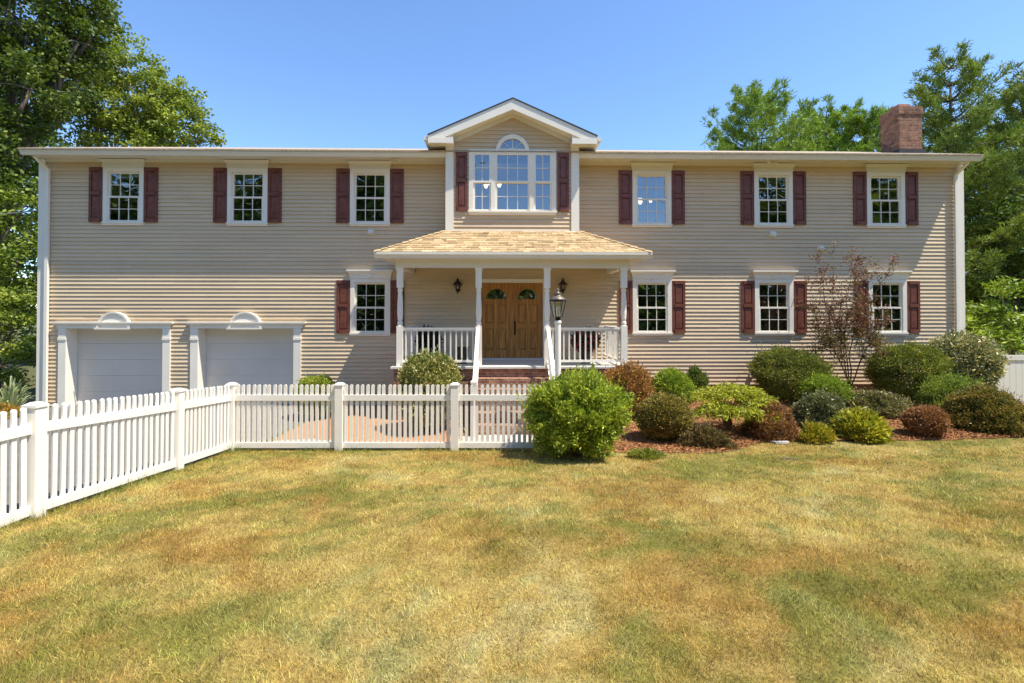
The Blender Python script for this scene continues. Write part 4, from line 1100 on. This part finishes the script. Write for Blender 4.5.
def broadleaf(name, label, cat, base, lobes, c1, c2, leaf=(.13, .085), per=26, dens=7.0, seed=1, trunk_r=.2, fork=.5, bark='bark', group='trees around the house', m='leaf', csize=.55):
    rng = np.random.default_rng(seed); bx, by = base; gz = float(ground(bx, by)) - .05
    root = empty(name, (bx, by, gz)); tag(root, label, cat, group)
    b = MB(); o = np.array((bx, by, gz))
    top = np.mean([l[0] for l in lobes], 0) - o; tz = max(l[0][2] for l in lobes) - gz
    fk = np.array((top[0] * .25, top[1] * .25, tz * fork))
    path = limb(b, (0, 0, 0), fk, trunk_r, trunk_r * .75, rng, 6, .03)
    P = []; MX = []
    for (c, rad) in lobes:
        c = np.array(c) - o; rad = np.array(rad)
        st = fk * rng.uniform(.75, 1.0)
        pts = limb(b, st, c, trunk_r * .5, trunk_r * .14, rng, 5, .14)
        nc = max(6, int(dens * (rad[0] * rad[1] * rad[2]) ** (2 / 3)))
        d = unit(rng.normal(size=(nc, 3))); q = c + d * rad * (.35 + .65 * rng.random((nc, 1)) ** .5)
        for j in range(nc):
            if j % 3 == 0: limb(b, pts[rng.integers(2, 6)], q[j], trunk_r * .11, .01, rng, 3, .15)
            k = int(per * 2.6 * rng.uniform(.5, 1.5)); s = csize * rng.uniform(.6, 1.3)
            pp = q[j] + unit(rng.normal(size=(k, 3))) * (rng.random((k, 1)) ** .5) * np.array((s, s, s * .6))
            P.append(pp); MX.append(np.full(k, rng.random()))
    P = np.concatenate(P); MX = np.concatenate(MX); k = len(P); print(name, k)
    ax = rng.normal(size=(k, 3)) + np.array((0, 0, -.3))
    r = rng.normal(size=(k, 3)); nrm = unit(rng.normal(size=(k, 3)) * .8 + np.array((0, 0, 1.0)))
    axis = unit(np.cross(nrm, r)); side = np.cross(nrm, axis)
    v = leaf_verts(P, axis, side, leaf[0] * 1.15 * (.6 + .8 * rng.random(k)), leaf[1] * 1.2 * (.6 + .8 * rng.random(k)))
    cols = leafcols(k, np.array(c1) * np.array((1.85, 1.85, 1.45)), np.array(c2) * np.array((1.85, 1.85, 1.45)), rng, MX, .22)
    inst('crown', npmesh('crown', v, 4, M[m], np.repeat(cols, 4, 0)), root)
    b.build('trunk', M[bark], root, smooth=True)
    return root

def LB(px, py, Y, r, ry=None, rz=None):
    s = Y / F; rr = r * s; return (np.array(at(px, py, Y)), (rr, rr if ry is None else ry, rr if rz is None else rz * s))

# left: big oak, lighter ash behind the roof, understorey
broadleaf('oak_tree', 'big dark green oak rising past the top of the picture behind the left house corner', 'tree', (at(-20, 300, 19)[0], 19),
    [LB(20, 20, 19, 60), LB(72, 10, 19.5, 42), LB(-40, 60, 18.5, 60), LB(30, 90, 18, 45), LB(-10, 140, 18, 45), LB(78, 42, 19, 30), LB(50, -50, 19, 50), LB(98, 30, 19.5, 20), LB(-50, -40, 19, 70), LB(104, 8, 19.5, 13), LB(15, 175, 18, 28), LB(28, 125, 18.5, 26), LB(-30, 10, 20, 50), LB(45, 62, 20, 32)],
    (.034, .055, .011), (.098, .122, .024), (.125, .085), 42, 13, 61, .34, .35)
broadleaf('ash_tree', 'lighter yellow-green tree with a pale trunk showing above the left roof line', 'tree', (at(98, 300, 23)[0], 23),
    [LB(100, 95, 23, 36), LB(150, 110, 23, 34), LB(130, 75, 23.5, 30), LB(185, 128, 23, 24), LB(75, 125, 23, 28), LB(160, 140, 22.5, 28), LB(205, 132, 23, 14), LB(120, 132, 22.5, 25), LB(70, 80, 23.5, 28), LB(190, 105, 23.5, 14), LB(125, 50, 23.5, 18), LB(160, 90, 23, 22), LB(85, 60, 23.5, 24), LB(140, 125, 22.6, 24), LB(178, 118, 23, 20)],
    (.085, .115, .022), (.20, .22, .045), (.125, .08), 36, 18, 62, .17, .45, 'palebark', csize=.5)
broadleaf('understory_tree', 'shady green understorey tree between the oak and the left wall of the house', 'tree', (at(-30, 300, 17)[0], 17),
    [LB(-10, 230, 17, 42), LB(25, 205, 17.5, 26), LB(-60, 200, 17, 50), LB(20, 260, 17, 26), LB(-60, 270, 17, 45), LB(10, 290, 17, 30), LB(30, 300, 17.5, 20)],
    (.055, .085, .016), (.15, .18, .03), (.12, .08), 30, 16, 63, .13, .3)
broadleaf('hedge_maple', 'sunlit yellow-green sapling low at the left edge behind the yucca', 'tree', (at(0, 300, 15.5)[0], 15.5),
    [LB(-15, 330, 15.5, 30), LB(18, 310, 15.5, 20), LB(22, 350, 15.3, 20), LB(-40, 360, 15.2, 35), LB(10, 372, 15, 24), LB(0, 295, 15.8, 20)],
    (.075, .105, .018), (.19, .21, .035), (.10, .07), 28, 20, 64, .09, .3, csize=.4)
broadleaf('maple_tree', 'deep green maple farther back at the left edge of the picture', 'tree', (at(-60, 300, 27)[0], 27),
    [LB(0, 190, 27, 60), LB(-60, 130, 27, 70), LB(20, 260, 27, 45), LB(50, 160, 27, 30), LB(-70, 250, 27, 60), LB(10, 330, 26, 40), LB(-20, 80, 28, 50)],
    (.05, .08, .015), (.12, .15, .03), (.19, .13), 24, 12, 65, .25, .3, csize=.7)

def pine(label, px, Y, pytop, width_px, seed, c1=(.055, .10, .022), c2=(.16, .215, .05), zlow=.22, lean=0.0, dens=1.0, name='pine_tree', needle=.21):
    rng = np.random.default_rng(seed); bx = at(px, 300, Y)[0]; gz = float(ground(bx, Y)) - .05; Ht = at(0, pytop, Y)[2] - gz; R = width_px * Y / F / 2
    root = empty(name, (bx, Y, gz)); tag(root, label, 'tree', 'pines behind the house')
    b = MB(); tr = [(lean * Ht * (t ** 1.5) + .12 * math.sin(t * 7 + seed), .1 * math.sin(t * 5), t * Ht) for t in [k / 10 for k in range(11)]]
    b.tube(tr[:10], [.20 * (1 - .92 * k / 10) * (Ht / 13) for k in range(10)], 8)
    def tp(t):
        i = min(9, int(t * 10)); f = t * 10 - i; return np.array(tr[i]) * (1 - f) + np.array(tr[i + 1]) * f
    P = []; A = []; MX = []
    Ht0 = Ht; z = zlow
    while z < .95:
        nb = rng.integers(4, 7); a0 = rng.random() * 2 * PI
        s = (1 - z) / (1 - zlow); prof = (min(1, s * 1.75) ** .8) * (.75 + .25 * min(1, (1 - s) * 3 + .4))
        for j in range(nb):
            a = a0 + 2 * PI * j / nb + rng.normal() * .25; L_ = R * prof * rng.uniform(.55, 1.12) + .18
            st = tp(z); up = .12 + .75 * (z - .4) + rng.normal() * .10; 
            pts = [st + np.array((math.cos(a), math.sin(a), 0)) * L_ * t + np.array((0, 0, L_ * (up * t + .22 * t * t - .08 * math.sin(PI * t)))) for t in (0, .25, .5, .75, 1)]
            b.tube([tuple(p) for p in pts], [.05 * (1 - .85 * t) * (.4 + L_ / 4) for t in (0, .25, .5, .75, 1)], 5)
            nt = max(8, int(L_ * 30 * dens)); mx = rng.random()
            for q in range(nt):
                t = .10 + .90 * rng.random() ** .75; i = min(3, int(t * 4)); f = t * 4 - i; p = pts[i] * (1 - f) + pts[i + 1] * f
                off = (1.05 - t * .6) * L_ * .34 * rng.random() ** .6; a2 = a + rng.choice((-1, 1)) * rng.uniform(.5, 1.3)
                p = p + np.array((math.cos(a2) * off, math.sin(a2) * off, .06 * off + rng.normal() * .03))
                k = 15; dirs = unit(rng.normal(size=(k, 3)) * .75 + np.array((math.cos(a2) * .6, math.sin(a2) * .6, .75)))
                P.append(p + rng.normal(size=(k, 3)) * .05); A.append(dirs); MX.append(np.full(k, .55 * mx + .45 * rng.random()))
        z += rng.uniform(.030, .056) * 13 / Ht * 1.1
    P, A, MX = np.concatenate(P), np.concatenate(A), np.concatenate(MX); k = len(P); print('pine', k)
    me = make_leaves('crown', P, A, needle * (.6 + .8 * rng.random(k)), needle * .17 * (.7 + .6 * rng.random(k)), leafcols(k, np.array(c1) * np.array((1.95, 1.72, 1.4)), np.array(c2) * np.array((1.95, 1.72, 1.4)), rng, MX, .2), M['needle'], rng)
    inst('crown', me, root); b.build('trunk', M['bark'], root, smooth=True)
    return root
pine('tallest white pine on the right, rising above the chimney', 948, 19.5, 50, 150, 71, zlow=.15, dens=.85)
pine('tall pine cut by the right edge of the picture', 1035, 20.5, 62, 170, 72, (.07, .11, .025), (.18, .22, .055), zlow=.12, dens=.8)
pine('broad pine standing left of the others above the roof, nearest to the dormer', 757, 27, 86, 138, 73, (.075, .14, .025), (.19, .27, .055), zlow=.35, dens=.95, needle=.24)
pine('pine in the middle of the roof line between the broad pine and the chimney', 828, 27.5, 104, 118, 74, (.085, .155, .025), (.21, .29, .055), zlow=.35, dens=.95, needle=.24)
pine('low-topped pine peeping over the roof just left of the chimney', 874, 26, 104, 104, 75, (.085, .15, .025), (.20, .28, .055), zlow=.35, dens=.95, needle=.24)
broadleaf('understory_tree', 'dark leafy understorey tree below the pines right of the house', 'tree', (at(1010, 300, 18)[0], 18),
    [LB(1000, 250, 18, 30), LB(1040, 210, 18, 40), LB(985, 290, 18, 22), LB(1030, 280, 18, 35), LB(1070, 300, 18, 40), LB(1010, 320, 17.5, 28), LB(990, 215, 18.5, 20), LB(980, 340, 17.5, 22)],
    (.035, .065, .014), (.09, .13, .026), (.13, .08), 28, 16, 81, .14, .3)
broadleaf('sumac_sapling', 'bright yellow-green sapling with layered leaves behind the white privacy fence', 'sapling', (at(1000, 300, 14.6)[0], 14.6),
    [LB(985, 305, 14.6, 18, None, 9), LB(1005, 288, 14.8, 16, None, 8), LB(978, 325, 14.5, 14, None, 9), LB(1015, 318, 14.5, 18, None, 9), LB(1000, 340, 14.4, 22, None, 10), LB(1028, 340, 14.4, 20, None, 12), LB(980, 345, 14.4, 14)],
    (.085, .13, .018), (.21, .25, .038), (.13, .05), 30, 30, 82, .05, .4, csize=.32)
broadleaf('maple_tree', 'dense green tree standing far back behind the right end of the house', 'tree', (at(1040, 300, 28)[0], 28),
    [LB(985, 190, 28, 30), LB(1030, 160, 28, 50), LB(1000, 240, 28, 35), LB(1060, 240, 28, 50), LB(990, 300, 28, 30), LB(1040, 310, 28, 40), LB(960, 150, 29, 25)],
    (.04, .075, .016), (.10, .15, .03), (.2, .13), 24, 12, 83, .25, .3, csize=.7)

# small purple-leaved ornamental tree by the right windows
def plum(px, Y):
    rng = np.random.default_rng(91); bx = at(px, 388, Y)[0]; gz = float(ground(bx, Y)); root = empty('crabapple_tree', (bx, Y, gz))
    tag(root, 'small sparse tree with thin stems and bronze-purple leaves between the two right ground-floor windows', 'tree', 'trees around the house')
    b = MB(); P = []; MX = []
    def loc(px_, py_): return np.array(at(px_, py_, Y)) - np.array((bx, Y, gz))
    tips = [(812, 290), (820, 258), (838, 268), (850, 285), (862, 275), (888, 262), (876, 300), (830, 310), (815, 325), (845, 320), (868, 330), (885, 318), (858, 300), (826, 282), (808, 308), (840, 345), (866, 350), (822, 345), (880, 345), (848, 262), (835, 252), (812, 352), (828, 362), (874, 362), (858, 365), (890, 345), (806, 335)]
    mids = []
    for mx_, my_ in ((832, 345), (845, 338), (853, 330), (864, 342), (842, 352)):
        mq = loc(mx_, my_) + np.array((0, rng.normal() * .12, 0)); mids.append(mq); limb(b, (rng.normal() * .012, rng.normal() * .012, .22), mq, .017, .011, rng, 4, .06)
    b.tube([(0, 0, -.03), (.01, 0, .12), (0, 0, .25)], [.045, .036, .030], 7)
    tips = sorted(tips, key=lambda t: t[0])
    for i, (tx, ty) in enumerate(tips):
        q = loc(tx, ty) + np.array((0, rng.normal() * .45, 0)); mid = mids[(0, 4, 1, 2, 3)[min(4, i * 5 // len(tips))]] * (.9 + .2 * rng.random())
        pts2 = limb(b, mid, q, .011, .003, rng, 5, .12)
        for s in range(24):
            st = np.array(pts2[rng.integers(1, 6)]); e = st + rng.normal(size=3) * np.array((.20, .2, .15)) + np.array((0, 0, .12))
            limb(b, st, e, .004, .0015, rng, 3, .1)
            k = rng.integers(9, 22); t = rng.random((k, 1)); P.append(st + (e - st) * t + rng.normal(size=(k, 3)) * .035); MX.append(np.full(k, rng.random()))
    P, MX = np.concatenate(P), np.concatenate(MX); k = len(P)
    red = P[:, 2] > 1.75
    cols = leafcols(k, np.array((.15, .12, .035)), np.array((.30, .21, .085)), rng, MX)
    c2 = leafcols(k, np.array((.15, .045, .035)), np.array((.28, .11, .085)), rng, MX); pick = rng.random(k) < np.where(red, .62, .15); cols[pick] = c2[pick]
    inst('crown', make_leaves('crown', P, rng.normal(size=(k, 3)), .055 * (.6 + .8 * rng.random(k)), .028 * (.7 + .6 * rng.random(k)), cols, M['leaf'], rng), root)
    b.build('trunk', M['twig'], root, smooth=True)
plum(850, 12.35)

# woodland behind the photographer: what the window panes mirror
def wood():
    rng = np.random.default_rng(99); P = []; MX = []; b = MB()
    for x in np.arange(-48, 60, 3.2):
        top = 9.0 if -7 < x < 20 else rng.uniform(15, 20)
        y = -21 + rng.normal() * 2; 
        b.tube([(x, y, -.3), (x + rng.normal() * .4, y, top * .8)], [.25, .08], 6)
        n = int(top * 30)
        for j in range(n):
            c = np.array((x + rng.normal() * 1.7, y + rng.normal() * 1.6, rng.uniform(.5, top) * rng.uniform(.75, 1.05))); k = 9
            P.append(c + rng.normal(size=(k, 3)) * .5); MX.append(np.full(k, rng.random()))
    P, MX = np.concatenate(P), np.concatenate(MX); k = len(P)
    me = make_leaves('wood', P, rng.normal(size=(k, 3)), .55 * (.6 + .8 * rng.random(k)), .38 * (.7 + .6 * rng.random(k)), leafcols(k, np.array((.08, .13, .022)), np.array((.22, .28, .05)), rng, MX), M['leaf'], rng)
    o = inst('distant_wood', me); tag(o, 'line of green trees across the lawn, mirrored in the window panes', 'wood', kind='stuff')
wood()

# ------------------------------------------------------------------ LIGHT, SKY, CAMERA
Ldir = Vector((-1.5, .62, -3.16)).normalized()
sun = bpy.data.lights.new('sun', 'SUN'); sun.energy = 3.9; sun.angle = math.radians(.5); sun.color = (1, .95, .85)
so = bpy.data.objects.new('sun', sun); COL.objects.link(so); so.rotation_euler = Ldir.to_track_quat('-Z', 'Y').to_euler(); so.location = (10, -5, 20)
w = bpy.data.worlds.new('World'); S.world = w; w.use_nodes = True
nt = w.node_tree; bg = nt.nodes['Background']; sky = nt.nodes.new('ShaderNodeTexSky'); sky.sky_type = 'NISHITA'; sky.sun_disc = False
sky.sun_elevation = math.asin(-Ldir.z); sky.sun_rotation = math.atan2(-Ldir.x, -Ldir.y)
sky.air_density = 1.0; sky.dust_density = .0; sky.ozone_density = 5.0; sky.altitude = 1200
hs = nt.nodes.new('ShaderNodeHueSaturation'); hs.inputs['Saturation'].default_value = 1.04
nt.links.new(sky.outputs[0], hs.inputs['Color']); nt.links.new(hs.outputs[0], bg.inputs[0]); bg.inputs[1].default_value = .15
cam = bpy.data.cameras.new('camera'); co = bpy.data.objects.new('camera', cam); COL.objects.link(co)
co.location = (0, 0, CAMZ); co.rotation_euler = (PI / 2 + TILT, 0, 0)
cam.sensor_width = 36; cam.lens = F / 1024 * 36; cam.shift_y = -(341.5 - PPY) / 1024; cam.clip_end = 2000; cam.clip_start = .05
S.camera = co
S.view_settings.view_transform = 'Standard'; S.view_settings.look = 'None'; S.view_settings.gamma = 1; S.view_settings.use_curve_mapping = False
S.view_settings.exposure = 1.0
S.cycles.use_denoising = True; S.cycles.max_bounces = 8; S.cycles.transparent_max_bounces = 12
